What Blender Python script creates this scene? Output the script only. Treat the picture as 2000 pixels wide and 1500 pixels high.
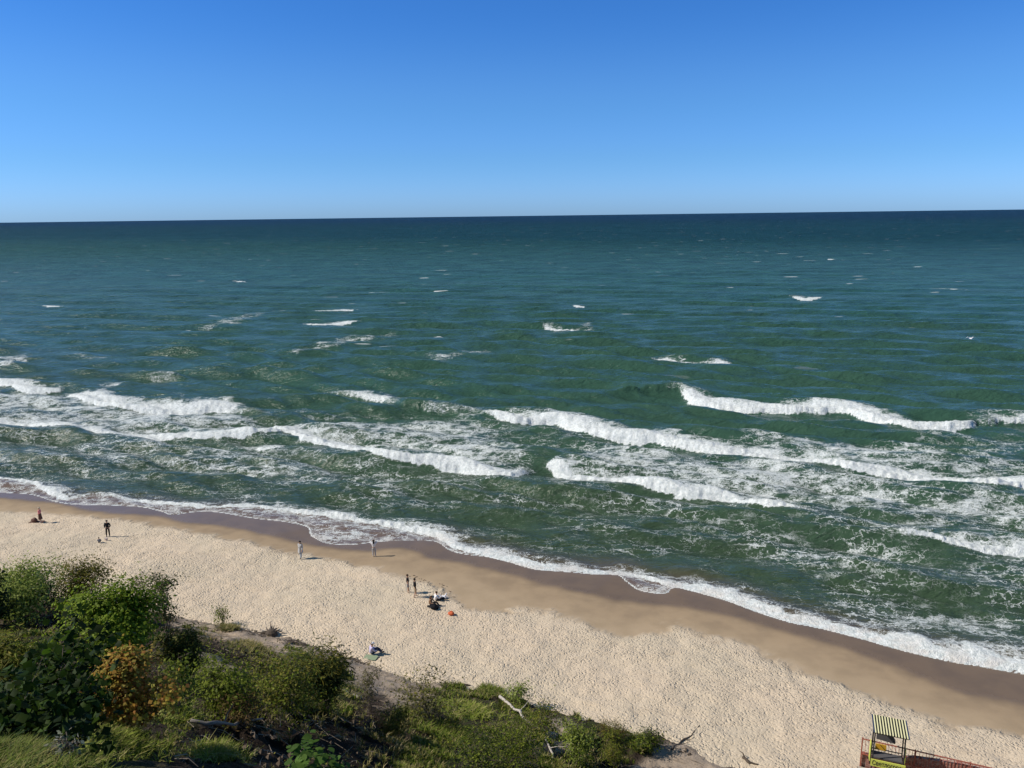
import bpy, bmesh, math, random
import numpy as np
from mathutils import Vector, Matrix
R = math.radians
random.seed(11); rng = np.random.default_rng(11)
scene = bpy.context.scene
for o in list(bpy.data.objects): bpy.data.objects.remove(o, do_unlink=True)
COL = scene.collection

# ------------------------------------------------------------------ camera, sky, sun, exposure
H = 32.0                       # height of the clifftop viewpoint above the water
PITCH, ROLL, FPX = R(12.34), R(0.74), 1502.0
f_ = np.array([0, math.cos(PITCH), -math.sin(PITCH)])
r0 = np.array([1., 0, 0]); u0 = np.array([0, math.sin(PITCH), math.cos(PITCH)])
r_ = math.cos(ROLL) * r0 - math.sin(ROLL) * u0
u_ = math.sin(ROLL) * r0 + math.cos(ROLL) * u0
cd = bpy.data.cameras.new('camera'); cam = bpy.data.objects.new('camera', cd); COL.objects.link(cam)
cd.sensor_fit = 'HORIZONTAL'; cd.sensor_width = 36; cd.lens = 36 * FPX / 2000
cd.clip_start = 0.1; cd.clip_end = 200000
cam.matrix_world = Matrix(((r_[0], u_[0], -f_[0], 0), (r_[1], u_[1], -f_[1], 0), (r_[2], u_[2], -f_[2], H), (0, 0, 0, 1)))
scene.camera = cam
SUN_EL, SUN_AZ = R(42), R(-93)      # azimuth measured from +Y towards +X: the sun stands to the left
sdir = Vector((math.cos(SUN_EL) * math.sin(SUN_AZ), math.cos(SUN_EL) * math.cos(SUN_AZ), math.sin(SUN_EL)))
w = bpy.data.worlds.new("World"); scene.world = w; w.use_nodes = True
nt = w.node_tree; nt.nodes.clear()
sky = nt.nodes.new('ShaderNodeTexSky'); sky.sky_type = 'NISHITA'; sky.sun_disc = False
sky.sun_elevation = SUN_EL; sky.sun_rotation = SUN_AZ; sky.altitude = 0
sky.air_density = 1.0; sky.dust_density = 0.3; sky.ozone_density = 3.0   # deep blue, very clear air
bg = nt.nodes.new('ShaderNodeBackground'); bg.inputs['Strength'].default_value = 0.11
wo = nt.nodes.new('ShaderNodeOutputWorld')
tc = nt.nodes.new('ShaderNodeTexCoord'); sp = nt.nodes.new('ShaderNodeSeparateXYZ'); nt.links.new(tc.outputs['Generated'], sp.inputs[0])
rampn = nt.nodes.new('ShaderNodeValToRGB'); cr = rampn.color_ramp; cr.interpolation = 'EASE'
cr.elements[0].position = 0.0; cr.elements[0].color = (.27, .49, 1, 1); cr.elements[1].position = 1.0; cr.elements[1].color = (.32, .37, .30, 1)
for e_, c_ in ((.014, (.265, .485, 1, 1)), (.077, (.228, .445, .82, 1)), (.135, (.22, .445, .77, 1)), (.245, (.155, .40, .76, 1)), (.34, (.17, .37, .56, 1)), (.6, (.25, .36, .36, 1))):
    el = cr.elements.new(e_); el.color = c_
nt.links.new(sp.outputs['Z'], rampn.inputs[0])
mul = nt.nodes.new('ShaderNodeVectorMath'); mul.operation = 'MULTIPLY'; nt.links.new(sky.outputs[0], mul.inputs[0]); nt.links.new(rampn.outputs[0], mul.inputs[1])
mu2 = nt.nodes.new('ShaderNodeVectorMath'); mu2.operation = 'SCALE'; mu2.inputs['Scale'].default_value = 1.62; nt.links.new(mul.outputs[0], mu2.inputs[0])
nt.links.new(mu2.outputs[0], bg.inputs[0]); nt.links.new(bg.outputs[0], wo.inputs[0])
sl = bpy.data.lights.new('sun', 'SUN'); sl.energy = 4.7; sl.angle = R(0.53); sl.color = (1, 0.93, 0.83)
so = bpy.data.objects.new('sun', sl); COL.objects.link(so)
so.rotation_euler = (-sdir).to_track_quat('-Z', 'Y').to_euler()
vs = scene.view_settings
vs.view_transform = 'Standard'; vs.look = 'None'; vs.exposure = 0.0; vs.gamma = 1; vs.use_curve_mapping = False
scene.render.engine = 'CYCLES'

# ------------------------------------------------------------------ where a ray of the viewpoint meets a height or depth
CAM = np.array([0, 0, H])
def ray(px, py): return f_ + r_ * ((px - 1000) / FPX) + u_ * ((750 - py) / FPX)
def at_z(px, py, z=0.0):
    d = ray(px, py); return CAM + d * ((z - H) / d[2])
def at_d(px, py, dep): return CAM + ray(px, py) * dep
def proj(P):
    q = np.asarray(P, float) - CAM; z = np.maximum(q @ f_, 0.01)
    return 1000 + FPX * (q @ r_) / z, 750 - FPX * (q @ u_) / z, z

# ------------------------------------------------------------------ noise
def _h(ix, iy, s):
    n = (ix.astype(np.int64) * 374761393 + iy.astype(np.int64) * 668265263 + s * 2147483647) & 0xffffffff
    n = ((n ^ (n >> 13)) * 1274126177) & 0xffffffff
    return ((n ^ (n >> 16)) & 0xffff) / 65535.0
def vnoise(x, y, s=0):
    ix = np.floor(x); iy = np.floor(y); fx = x - ix; fy = y - iy
    fx = fx * fx * fx * (fx * (fx * 6 - 15) + 10); fy = fy * fy * fy * (fy * (fy * 6 - 15) + 10)
    a = _h(ix, iy, s); b = _h(ix + 1, iy, s); c = _h(ix, iy + 1, s); d = _h(ix + 1, iy + 1, s)
    return (a + (b - a) * fx) * (1 - fy) + (c + (d - c) * fx) * fy
def fbm(x, y, s=0, o=4):
    t = 0; a = 0.5; n = 0
    for k in range(o):
        t = t + a * vnoise(x * 2 ** k + 17.3 * k, y * 2 ** k - 9.1 * k, s + k); n += a; a *= 0.5
    return t / n * 2 - 1
def sstep(a, b, x):
    t = np.clip((x - a) / (b - a), 0, 1); return t * t * (3 - 2 * t)

def polyline(P, X, Y):
    """distance, side (+ on the left of travel), running length, weight index for points X, Y"""
    P = np.asarray(P, float)[:, :2]
    best = np.full(X.shape, 1e18); side = np.ones(X.shape); tt = np.zeros(X.shape)
    for i in range(len(P) - 1):
        a = P[i]; e = P[i + 1] - a; L2 = e @ e
        t = np.clip(((X - a[0]) * e[0] + (Y - a[1]) * e[1]) / L2, 0, 1)
        dx = X - a[0] - e[0] * t; dy = Y - a[1] - e[1] * t; d = dx * dx + dy * dy
        m = d < best
        best = np.where(m, d, best); tt = np.where(m, i + t, tt)
        cr = e[0] * (Y - a[1]) - e[1] * (X - a[0])
        side = np.where(m, np.sign(cr + 1e-12), side)
    return np.sqrt(best), side, tt
def cat(P, n=2):          # Catmull-Rom through the points, all columns
    P = np.asarray(P, float); Q = np.concatenate([[2 * P[0] - P[1]], P, [2 * P[-1] - P[-2]]]); out = []
    for i in range(1, len(Q) - 2):
        a, b, c, d = Q[i - 1], Q[i], Q[i + 1], Q[i + 2]
        for k in range(n):
            t = k / n; out.append(0.5 * (2 * b + (c - a) * t + (2 * a - 5 * b + 4 * c - d) * t * t + (3 * b - a - 3 * c + d) * t ** 3))
    out.append(P[-1]); return np.array(out)
def side_of(P, X, Y):      # robust left/right for near graph-like lines: compare with line height at X
    P = np.asarray(P, float); return Y - np.interp(X, P[:, 0], P[:, 1])
def inpoly(P, X, Y):
    P = np.asarray(P, float); c = np.zeros(X.shape, bool); j = len(P) - 1
    for i in range(len(P)):
        xi, yi = P[i, 0], P[i, 1]; xj, yj = P[j, 0], P[j, 1]
        if yi != yj:
            c ^= ((yi > Y) != (yj > Y)) & (X < (xj - xi) * (Y - yi) / (yj - yi) + xi)
        j = i
    return c

# ------------------------------------------------------------------ mesh helpers
def mk(name, V, F, mat=None, parent=None, smooth=False, attrs=None, loc=None):
    V = np.asarray(V, np.float32).reshape(-1, 3)
    me = bpy.data.meshes.new(name)
    if isinstance(F, np.ndarray):
        n, k = F.shape
        me.vertices.add(len(V)); me.vertices.foreach_set('co', V.ravel())
        me.loops.add(n * k); me.loops.foreach_set('vertex_index', F.astype(np.int32).ravel())
        me.polygons.add(n); me.polygons.foreach_set('loop_start', np.arange(0, n * k, k, dtype=np.int32))
        me.update(calc_edges=True)
    else:
        me.from_pydata(V.tolist(), [], F); me.update()
    if smooth: me.polygons.foreach_set('use_smooth', np.ones(len(me.polygons), bool))
    for k, v in (attrs or {}).items():
        v = np.asarray(v, np.float32)
        if v.ndim == 1:
            a = me.attributes.new(k, 'FLOAT', 'POINT'); a.data.foreach_set('value', v)
        else:
            a = me.attributes.new(k, 'FLOAT_COLOR', 'POINT')
            a.data.foreach_set('color', np.concatenate([v, np.ones((len(v), 1), np.float32)], 1).ravel())
    if mat: me.materials.append(mat)
    o = bpy.data.objects.new(name, me); COL.objects.link(o)
    if parent: o.parent = parent
    if loc is not None: o.location = loc
    return o
def tag(o, label, cat, group=None):
    o['label'] = label; o['category'] = cat
    if group: o['group'] = group
    return o
def thing(name, label, cat, loc=(0, 0, 0), rz=0, group=None):
    o = bpy.data.objects.new(name, None); COL.objects.link(o)
    o.location = tuple(float(c) for c in loc); o.rotation_euler = (0, 0, rz); o.empty_display_size = 0.2
    return tag(o, label, cat, group)

class MB:
    def __init__(s): s.V = []; s.F = []
    def add(s, V, F):
        n = len(s.V); s.V += [tuple(map(float, v)) for v in V]; s.F += [tuple(i + n for i in f) for f in F]
    def box(s, c, sz, rz=0, rx=0):
        M = Matrix.Rotation(rz, 3, 'Z') @ Matrix.Rotation(rx, 3, 'X')
        V = [Vector(c) + M @ Vector((x * sz[0] / 2, y * sz[1] / 2, z * sz[2] / 2)) for z in (-1, 1) for y in (-1, 1) for x in (-1, 1)]
        s.add(V, [(0, 2, 3, 1), (4, 5, 7, 6), (0, 1, 5, 4), (2, 6, 7, 3), (0, 4, 6, 2), (1, 3, 7, 5)])
    def bar(s, a, b, w, h=None):
        a = Vector(a); b = Vector(b); d = (b - a).normalized(); h = h or w
        u = d.cross(Vector((0, 0, 1)));
        if u.length < 1e-3: u = Vector((1, 0, 0))
        u.normalize(); v = u.cross(d)
        V = [p + u * i * w / 2 + v * j * h / 2 for p in (a, b) for j in (-1, 1) for i in (-1, 1)]
        s.add(V, [(0, 2, 3, 1), (4, 5, 7, 6), (0, 1, 5, 4), (2, 6, 7, 3), (0, 4, 6, 2), (1, 3, 7, 5)])
    def tube(s, P, rad, n=6, cap=True):
        P = [Vector(p) for p in P]; base = len(s.V); ref = Vector((0.31, 0.2, 0.93))
        for i, p in enumerate(P):
            d = (P[min(i + 1, len(P) - 1)] - P[max(i - 1, 0)]).normalized()
            u = d.cross(ref)
            if u.length < 0.05: u = d.cross(Vector((1, 0, 0)))
            u.normalize(); v = d.cross(u); r = rad[i] if hasattr(rad, '__len__') else rad
            for k in range(n):
                a = 2 * math.pi * k / n; s.V.append(tuple(p + (u * math.cos(a) + v * math.sin(a)) * r))
        for i in range(len(P) - 1):
            for k in range(n):
                a = base + i * n + k; b = base + i * n + (k + 1) % n; s.F.append((a, b, b + n, a + n))
        if cap:
            s.F.append(tuple(base + k for k in reversed(range(n)))); s.F.append(tuple(base + (len(P) - 1) * n + k for k in range(n)))
    def ball(s, c, r, seg=12, ring=8):
        r = r if hasattr(r, '__len__') else (r, r, r); V = []; F = []
        for i in range(ring + 1):
            t = math.pi * i / ring
            for k in range(seg):
                a = 2 * math.pi * k / seg
                V.append((c[0] + r[0] * math.sin(t) * math.cos(a), c[1] + r[1] * math.sin(t) * math.sin(a), c[2] + r[2] * math.cos(t)))
        for i in range(ring):
            for k in range(seg):
                F.append((i * seg + k, (i + 1) * seg + k, (i + 1) * seg + (k + 1) % seg, i * seg + (k + 1) % seg))
        s.add(V, F)
    def build(s, name, mat, parent=None, smooth=False, loc=None): return mk(name, s.V, s.F, mat, parent, smooth, None, loc)

# ------------------------------------------------------------------ materials
class NT:
    def __init__(s, name):
        s.m = bpy.data.materials.new(name); s.m.use_nodes = True; s.t = s.m.node_tree; s.t.nodes.clear()
        s.out = s.n('ShaderNodeOutputMaterial')
    def n(s, typ, **kw):
        nd = s.t.nodes.new(typ)
        for k, v in kw.items(): setattr(nd, k, v)
        return nd
    def put(s, sock, v):
        if v is None: return
        if isinstance(v, bpy.types.NodeSocket): s.t.links.new(v, sock)
        elif isinstance(v, (tuple, list)) and len(v) == 3 and sock.type == 'RGBA': sock.default_value = (*v, 1)
        else: sock.default_value = v
    def math(s, op, a, b=None, c=None, clamp=False):
        nd = s.n('ShaderNodeMath', operation=op); nd.use_clamp = clamp
        for i, v in enumerate((a, b, c)): s.put(nd.inputs[i], v)
        return nd.outputs[0]
    def vmath(s, op, a, b=None):
        nd = s.n('ShaderNodeVectorMath', operation=op); s.put(nd.inputs[0], a); s.put(nd.inputs[1], b); return nd.outputs[0]
    def mix(s, f, a, b):
        nd = s.n('ShaderNodeMix', data_type='RGBA'); s.put(nd.inputs[0], f); s.put(nd.inputs[6], a); s.put(nd.inputs[7], b); return nd.outputs[2]
    def rng(s, v, a, b, c=0, d=1, smooth=True):
        nd = s.n('ShaderNodeMapRange'); nd.interpolation_type = 'SMOOTHSTEP' if smooth else 'LINEAR'
        for i, q in enumerate((v, a, b, c, d)): s.put(nd.inputs[i], q)
        return nd.outputs[0]
    def pos(s, scale=(1, 1, 1), rot=0):
        g = s.n('ShaderNodeNewGeometry'); mp = s.n('ShaderNodeMapping'); s.put(mp.inputs[0], g.outputs['Position'])
        mp.inputs['Scale'].default_value = scale; mp.inputs['Rotation'].default_value = (0, 0, rot); return mp.outputs[0]
    def noise(s, vec, scale, det=4, rough=0.55, dist=0, col=False):
        nd = s.n('ShaderNodeTexNoise'); s.put(nd.inputs['Vector'], vec); nd.inputs['Scale'].default_value = scale
        nd.inputs['Detail'].default_value = det; nd.inputs['Roughness'].default_value = rough; nd.inputs['Distortion'].default_value = dist
        return nd.outputs[1 if col else 0]
    def vor(s, vec, scale, feat='F1', rnd=1):
        nd = s.n('ShaderNodeTexVoronoi', feature=feat); s.put(nd.inputs['Vector'], vec); nd.inputs['Scale'].default_value = scale
        nd.inputs['Randomness'].default_value = rnd; return nd.outputs['Distance']
    def attr(s, name, col=False):
        nd = s.n('ShaderNodeAttribute', attribute_name=name); return nd.outputs['Color' if col else 'Fac']
    def bump(s, h, strength=0.5, dist=0.1, normal=None):
        nd = s.n('ShaderNodeBump'); s.put(nd.inputs['Height'], h); s.put(nd.inputs['Strength'], strength); s.put(nd.inputs['Distance'], dist)
        s.put(nd.inputs['Normal'], normal); return nd.outputs[0]
    def princ(s, color, rough=0.8, spec=0.5, normal=None, **kw):
        nd = s.n('ShaderNodeBsdfPrincipled'); s.put(nd.inputs['Base Color'], color); s.put(nd.inputs['Roughness'], rough)
        s.put(nd.inputs['Specular IOR Level'], spec); s.put(nd.inputs['Normal'], normal)
        for k, v in kw.items(): s.put(nd.inputs[k.replace('_', ' ')], v)
        return nd.outputs[0]
    def done(s, sh): s.t.links.new(sh, s.out.inputs[0]); return s.m
def simple(name, col, rough=0.75, var=0.25, scale=20, spec=0.3, metal=0):
    m = NT(name); p = m.pos(); n = m.noise(p, scale, 4)
    c = m.mix(n, tuple(x * (1 - var) for x in col), tuple(min(1, x * (1 + var)) for x in col))
    return m.done(m.princ(c, rough, spec, m.bump(n, 0.2, 0.02), Metallic=metal))
def leafmat(name, trans=0.42, rough=0.5):
    m = NT(name); c = m.attr('col', True)
    n = m.noise(m.pos(), 9, 2)
    c2 = m.n('ShaderNodeHueSaturation'); m.put(c2.inputs['Color'], c); m.put(c2.inputs['Value'], m.rng(n, 0.2, 0.8, 0.75, 1.25, False))
    p = m.princ(c2.outputs[0], rough, 0.15)
    tr = m.n('ShaderNodeBsdfTranslucent'); m.put(tr.inputs[0], c2.outputs[0])
    mx = m.n('ShaderNodeMixShader'); mx.inputs[0].default_value = trans
    m.t.links.new(p, mx.inputs[1]); m.t.links.new(tr.outputs[0], mx.inputs[2]); return m.done(mx.outputs[0])

# ------------------------------------------------------------------ beach shape
WL = [(-400, 925), (-150, 945), (0, 962), (60, 966), (105, 980), (150, 986), (205, 987), (270, 990), (310, 998), (335, 1006), (365, 1002), (400, 999), (440, 1003), (490, 1012), (560, 1020), (600, 1030),
      (607, 1047), (640, 1062), (690, 1064), (740, 1058), (800, 1056), (850, 1058), (872, 1072), (900, 1082), (950, 1088), (1000, 1100), (1040, 1112), (1100, 1117),
      (1160, 1122), (1205, 1124), (1222, 1136), (1250, 1154), (1300, 1160), (1318, 1148), (1370, 1160), (1430, 1178), (1480, 1197), (1540, 1216), (1600, 1228), (1680, 1248), (1750, 1268),
      (1840, 1290), (1900, 1300), (2000, 1318), (2200, 1355), (2600, 1430)]
WETL = [(-400, 945), (0, 978), (100, 986), (190, 1005), (300, 1012), (340, 1024), (450, 1036), (550, 1058), (600, 1068), (700, 1082), (775, 1076), (830, 1092), (900, 1106), (1000, 1130), (1080, 1152),
        (1200, 1178), (1350, 1194), (1450, 1215), (1550, 1247), (1650, 1275), (1750, 1314), (1850, 1352), (2000, 1388), (2200, 1425), (2600, 1500)]
DRYL = [(-400, 970), (0, 1000), (150, 1008), (250, 1020), (400, 1042), (560, 1078), (640, 1093), (730, 1112), (800, 1135), (870, 1150), (890, 1180), (960, 1200), (1040, 1190), (1090, 1205), (1140, 1222),
        (1200, 1238), (1275, 1244), (1325, 1222), (1380, 1245), (1450, 1262), (1560, 1306), (1700, 1365), (1780, 1398), (1870, 1422), (2000, 1445), (2200, 1480), (2600, 1560)]
wlW = cat([at_z(a, b, 0.0)[:2] for a, b in WL], 3)
def wdist(X, Y):           # signed distance from the water's edge, + inland
    d, s, t = polyline(wlW, X, Y); return -np.sign(side_of_wl(X, Y, s)) * d
def side_of_wl(X, Y, s): return s
def beach_z(X, Y):
    d = wdist(X, Y)
    up = 0.035 * np.maximum(d, 0) + 0.75 * sstep(3, 22, d)
    return np.where(d > 0, up + 0.0, np.maximum(0.12 * d, -4))
def ground_pt(px, py):     # point of the beach seen at px, py
    z = 0.5
    for _ in range(8):
        p = at_z(px, py, z); z = 0.6 * float(beach_z(np.array([p[0]]), np.array([p[1]]))[0]) + 0.4 * z
    p[2] = z; return p
wetW = cat([ground_pt(a, b)[:2] for a, b in WETL], 3); dryW = cat([ground_pt(a, b)[:2] for a, b in DRYL], 3)

xs = np.arange(-90, 75, 0.3); ys = np.concatenate([np.arange(14, 100, 0.3)])
gx, gy = np.meshgrid(xs, ys); X = gx.ravel(); Y = gy.ravel()
Z = beach_z(X, Y)
dd = wdist(X, Y)
d1, s1, _ = polyline(wetW, X, Y); wet = sstep(-0.2, 1.1, s1 * d1 + 0.35 * fbm(X * 0.5, Y * 0.5, 5))     # 1 = seaward of wet line
d2, s2, _ = polyline(dryW, X, Y); damp = sstep(-0.75, 0.75, s2 * d2 + 1.1 * fbm(X * 0.6, Y * 0.6, 7) + 0.6 * fbm(X * 2.2, Y * 2.2, 8))
grad = sstep(0.0, 5.0, -s1 * d1 + 1.5 * fbm(X * .15, Y * .3, 9)); drys = 1 - damp
Z = Z + drys * (0.07 * fbm(X * 0.35, Y * 0.35, 3) + 0.10 * fbm(X * 1.7, Y * 1.7, 4, 3) * sstep(0.0, 1.5, -s2 * d2)) + 0.03 * np.exp(-((-s2 * d2 - 0.6) / 0.9) ** 2)
def grid_faces(nx, ny):
    i = np.arange(nx - 1)[None, :] + nx * np.arange(ny - 1)[:, None]; i = i.ravel()
    return np.stack([i, i + 1, i + 1 + nx, i + nx], 1)
m = NT('beach_sand')
p = m.pos(); dampA = m.attr('damp'); wetA = m.attr('wet')
pw = m.vmath('ADD', p, m.vmath('MULTIPLY', m.noise(p, 1.3, 2, col=True), (0.5, 0.5, 0)))
n1 = m.noise(pw, 4.2, 3, 0.65); v1 = m.vor(pw, 4.3); v2 = m.vor(pw, 7.5); nfine = m.noise(p, 30, 4)
foot = m.math('ADD', m.math('MULTIPLY', n1, 0.9), m.math('ADD', m.rng(v1, 0.05, 0.5, 0, 0.75), m.rng(v2, 0.05, 0.5, 0, 0.4)))
patch = m.rng(m.noise(p, 0.12, 4), 0.35, 0.65); patch2 = m.rng(m.noise(p, 0.5, 5), 0.35, 0.7)
dry = m.mix(patch, (0.62, 0.52, 0.388), (0.66, 0.538, 0.40)); dry = m.mix(m.math('MULTIPLY', m.rng(nfine, 0.4, 0.75), 0.25), dry, (0.42, 0.32, 0.23))
pits = m.rng(v1, 0.0, 0.16, 1, 0)
dry = m.mix(m.math('MULTIPLY', pits, 0.35), dry, (0.36, 0.27, 0.19))
dmp = m.mix(patch2, (0.37, 0.272, 0.175), (0.30, 0.222, 0.146))
dmp = m.mix(m.attr('grad'), dmp, m.mix(patch2, (0.45, 0.34, 0.225), (0.40, 0.30, 0.195)))
track = m.math('MULTIPLY', m.rng(m.vor(p, 2.2), 0.0, 0.13, 1, 0), m.rng(m.noise(p, 0.35, 2), 0.5, 0.62))
dmp = m.mix(m.math('MULTIPLY', track, 0.5), dmp, (0.22, 0.15, 0.1))
wt = m.mix(patch2, (0.19, 0.132, 0.082), (0.16, 0.112, 0.072))
trod = m.math('MULTIPLY', m.rng(m.noise(m.pos((1, 2.2, 1), R(-25)), 0.35, 5, .7), 0.55, 0.7), 0.35); dry = m.mix(trod, dry, (0.50, 0.39, 0.28))
c = m.mix(dampA, dry, dmp); c = m.mix(wetA, c, wt)
hgt = m.math('ADD', m.math('MULTIPLY', foot, m.rng(dampA, 0.1, 0.95, 1, 0.0)), m.math('MULTIPLY', m.math('ADD', nfine, m.math('MULTIPLY', track, -1.2)), m.rng(wetA, 0, 0.6, 0.12, 0.0)))
amp_ = m.rng(m.noise(p, 0.22, 4, .6), 0.35, 0.65, 0.55, 1.15)
bm_ = m.bump(m.math('MULTIPLY', hgt, amp_), 1.0, 0.082)
rough = m.rng(wetA, 0.2, 1, 0.9, 0.26, False)
MAT_SAND = m.done(m.princ(c, rough, m.rng(wetA, 0, 1, 0.15, 0.38, False), bm_))
bo = mk('beach', np.stack([X, Y, Z], 1), grid_faces(len(xs), len(ys)), MAT_SAND, smooth=True, attrs={'damp': damp, 'wet': wet, 'grad': grad}); bo['kind'] = 'structure'

# ------------------------------------------------------------------ the slope below the viewpoint
hp = []
def cp(px, py, dep): hp.append(tuple(at_d(px, py, dep)))
def ct(px, py, dz=0.0):
    p = ground_pt(px, py); hp.append((p[0], p[1], p[2] + dz))
for a in [(0, 1180, 51), (100, 1195, 50), (120, 1235, 42), (0, 1240, 41), (-200, 1200, 46), (-200, 1300, 30), (0, 1310, 28), (150, 1300, 31), (60, 1390, 15), (0, 1500, 9), (-200, 1500, 8),
          (180, 1470, 13.5), (300, 1430, 18.5), (300, 1500, 14.5), (300, 1330, 30), (250, 1235, 46), (400, 1300, 35), (420, 1390, 24), (450, 1470, 19), (460, 1260, 45), (540, 1300, 42),
          (560, 1390, 29), (600, 1500, 20.5), (660, 1340, 44), (680, 1430, 29), (780, 1380, 41), (780, 1450, 31), (800, 1500, 27), (900, 1400, 42), (910, 1450, 36), (950, 1500, 31.5),
          (1050, 1440, 40), (1060, 1500, 35), (1170, 1460, 42), (1170, 1500, 39.5), (1280, 1490, 43)]: cp(*a)
for a in [(-300, 1150), (-100, 1155), (60, 1165), (190, 1175), (345, 1203), (440, 1222), (540, 1245), (640, 1272), (720, 1298), (800, 1325), (900, 1340), (1000, 1362), (1080, 1390), (1180, 1412), (1260, 1432), (1330, 1462), (1420, 1497), (1520, 1530)]: ct(*a)
for a in [(-300, 1110), (0, 1120), (190, 1130), (345, 1160), (540, 1200), (720, 1250), (900, 1295), (1080, 1345), (1260, 1390), (1420, 1450), (1560, 1480)]: ct(a[0], a[1], -0.9)
hp += [(0, 2, 27), (-8, 2, 27), (-20, 3, 28), (8, 2, 25), (0, -4, 28.5), (-15, -4, 29), (15, -4, 26), (0, 8, 23.2), (0, 14, 20), (-8, 8, 23.6), (9, 10, 17.5), (8, 18, 13), (20, 12, 11), (22, 0, 20), (16, 24, 6), (26, 20, 3), (34, 10, 8), (40, 25, -1), (30, 31, -1), (45, 10, 3), (60, 60, -4), (0, 80, -4), (-60, 90, -3), (-110, 60, 6), (-110, 110, -4), (30, 60, -3), (-45, 20, 25), (-60, 20, 26), (-45, 45, 12), (-70, 50, 11), (45, -4, 15)]
hp = np.array(hp)
def tps(r2): return np.where(r2 > 0, 0.5 * r2 * np.log(np.maximum(r2, 1e-9)), 0)
Pn = hp[:, :2] / 20; A = tps(((Pn[:, None] - Pn[None]) ** 2).sum(2)) + 2e-4 * np.eye(len(hp))
Q = np.concatenate([np.ones((len(hp), 1)), Pn], 1)
W = np.linalg.solve(np.block([[A, Q], [Q.T, np.zeros((3, 3))]]), np.concatenate([hp[:, 2], np.zeros(3)]))
def hill_z(X, Y, rough=True):
    x = X / 20; y = Y / 20
    z = W[-3] + W[-2] * x + W[-1] * y
    for i in range(len(hp)): z = z + W[i] * tps((x - Pn[i, 0]) ** 2 + (y - Pn[i, 1]) ** 2)
    if rough:
        b = z + 0.9 * fbm(X * 0.16, Y * 0.16, 21, 3)
        st = b / 1.5; k = np.floor(st); fr = st - k                   # slumped terraces
        led = (k + sstep(0.55, 0.95, fr)) * 1.5 - b
        z = z + 0.42 * led * sstep(1.2, 3.5, z) + 0.22 * fbm(X * 0.6, Y * 0.6, 22, 4) + 0.10 * fbm(X * 2.2, Y * 2.2, 25, 3)
    return z
def top_z(X, Y): return np.maximum(hill_z(X, Y), beach_z(X, Y))
TD = np.arange(6, 75, 0.2)
def hit(px, py):           # where the view ray meets the ground
    P = CAM + ray(px, py)[None] * TD[:, None]; g = top_z(P[:, 0], P[:, 1]); b = np.nonzero(P[:, 2] < g)[0]
    i = b[0] if len(b) else len(TD) - 1
    return np.array([P[i, 0], P[i, 1], g[i]]), TD[i]

hxs = np.arange(-62, 40, 0.22); hys = np.arange(0.5, 66, 0.22)
gx, gy = np.meshgrid(hxs, hys); X = gx.ravel(); Y = gy.ravel(); Z = hill_z(X, Y)
qx, qy, qz = proj(np.stack([X, Y, Z], 1))
def softpoly(P, soft=14, nz=22, seed=0):
    P = np.array(P + [P[0]], float); xx = qx + nz * fbm(X * 0.9, Y * 0.9, 40 + seed, 3); yy = qy + nz * 0.6 * fbm(X * 0.9, Y * 0.9, 50 + seed, 3)
    ok = (qx > P[:, 0].min() - 80) & (qx < P[:, 0].max() + 80) & (qy > P[:, 1].min() - 80) & (qy < P[:, 1].max() + 80)
    out = np.zeros(X.shape); d, _, _ = polyline(P, xx[ok], yy[ok]); ins = inpoly(P[:-1], xx[ok], yy[ok])
    out[ok] = sstep(-soft, soft, np.where(ins, d, -d)); return out
pale = np.zeros(X.shape)
PALE = [[(330, 1195), (440, 1215), (560, 1240), (720, 1290), (900, 1335), (900, 1362), (800, 1362), (690, 1345), (600, 1290), (520, 1268), (430, 1262), (350, 1235)],
        [(740, 1340), (900, 1338), (880, 1372), (770, 1378)], [(1285, 1462), (1340, 1448), (1430, 1500), (1500, 1560), (1260, 1560), (1240, 1500)],
        [(1050, 1400), (1120, 1400), (1120, 1470), (1040, 1470)], [(380, 1268), (470, 1275), (460, 1320), (390, 1310)], [(150, 1170), (200, 1175), (195, 1205), (140, 1200)]]
for i, q in enumerate(PALE): pale = np.maximum(pale, softpoly(q, seed=i))
GR = [[(800, 1350), (880, 1335), (960, 1350), (1040, 1380), (1090, 1440), (1110, 1500), (1110, 1600), (760, 1600), (800, 1480), (830, 1420), (780, 1390)],
      [(120, 1400), (250, 1385), (380, 1400), (330, 1480), (300, 1520), (120, 1560), (60, 1480)], [(1100, 1395), (1200, 1400), (1260, 1440), (1240, 1500), (1130, 1500)],
      [(0, 1200), (60, 1210), (120, 1260), (150, 1330), (60, 1370), (-100, 1380), (-100, 1200)], [(480, 1300), (600, 1270), (700, 1330), (690, 1400), (520, 1400)], [(300, 1240), (400, 1225), (440, 1290), (330, 1310)],
      [(700, 1430), (800, 1400), (820, 1470), (740, 1500)], [(1240, 1430), (1290, 1435), (1290, 1465), (1245, 1462)]]
peat_shade = np.zeros(X.shape)  # peaty soil, blackened to paint in the shade of slumped banks and hollows
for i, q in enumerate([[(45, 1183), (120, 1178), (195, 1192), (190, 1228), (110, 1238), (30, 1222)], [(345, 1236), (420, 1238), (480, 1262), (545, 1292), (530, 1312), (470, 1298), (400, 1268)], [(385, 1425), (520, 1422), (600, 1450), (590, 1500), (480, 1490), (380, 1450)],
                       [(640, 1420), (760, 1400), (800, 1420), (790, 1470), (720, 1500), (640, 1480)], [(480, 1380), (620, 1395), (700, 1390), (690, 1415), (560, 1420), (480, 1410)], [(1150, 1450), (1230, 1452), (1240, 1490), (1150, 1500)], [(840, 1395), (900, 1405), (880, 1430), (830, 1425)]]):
    peat_shade = np.maximum(peat_shade, softpoly(q, soft=10, nz=26, seed=30 + i))
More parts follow.
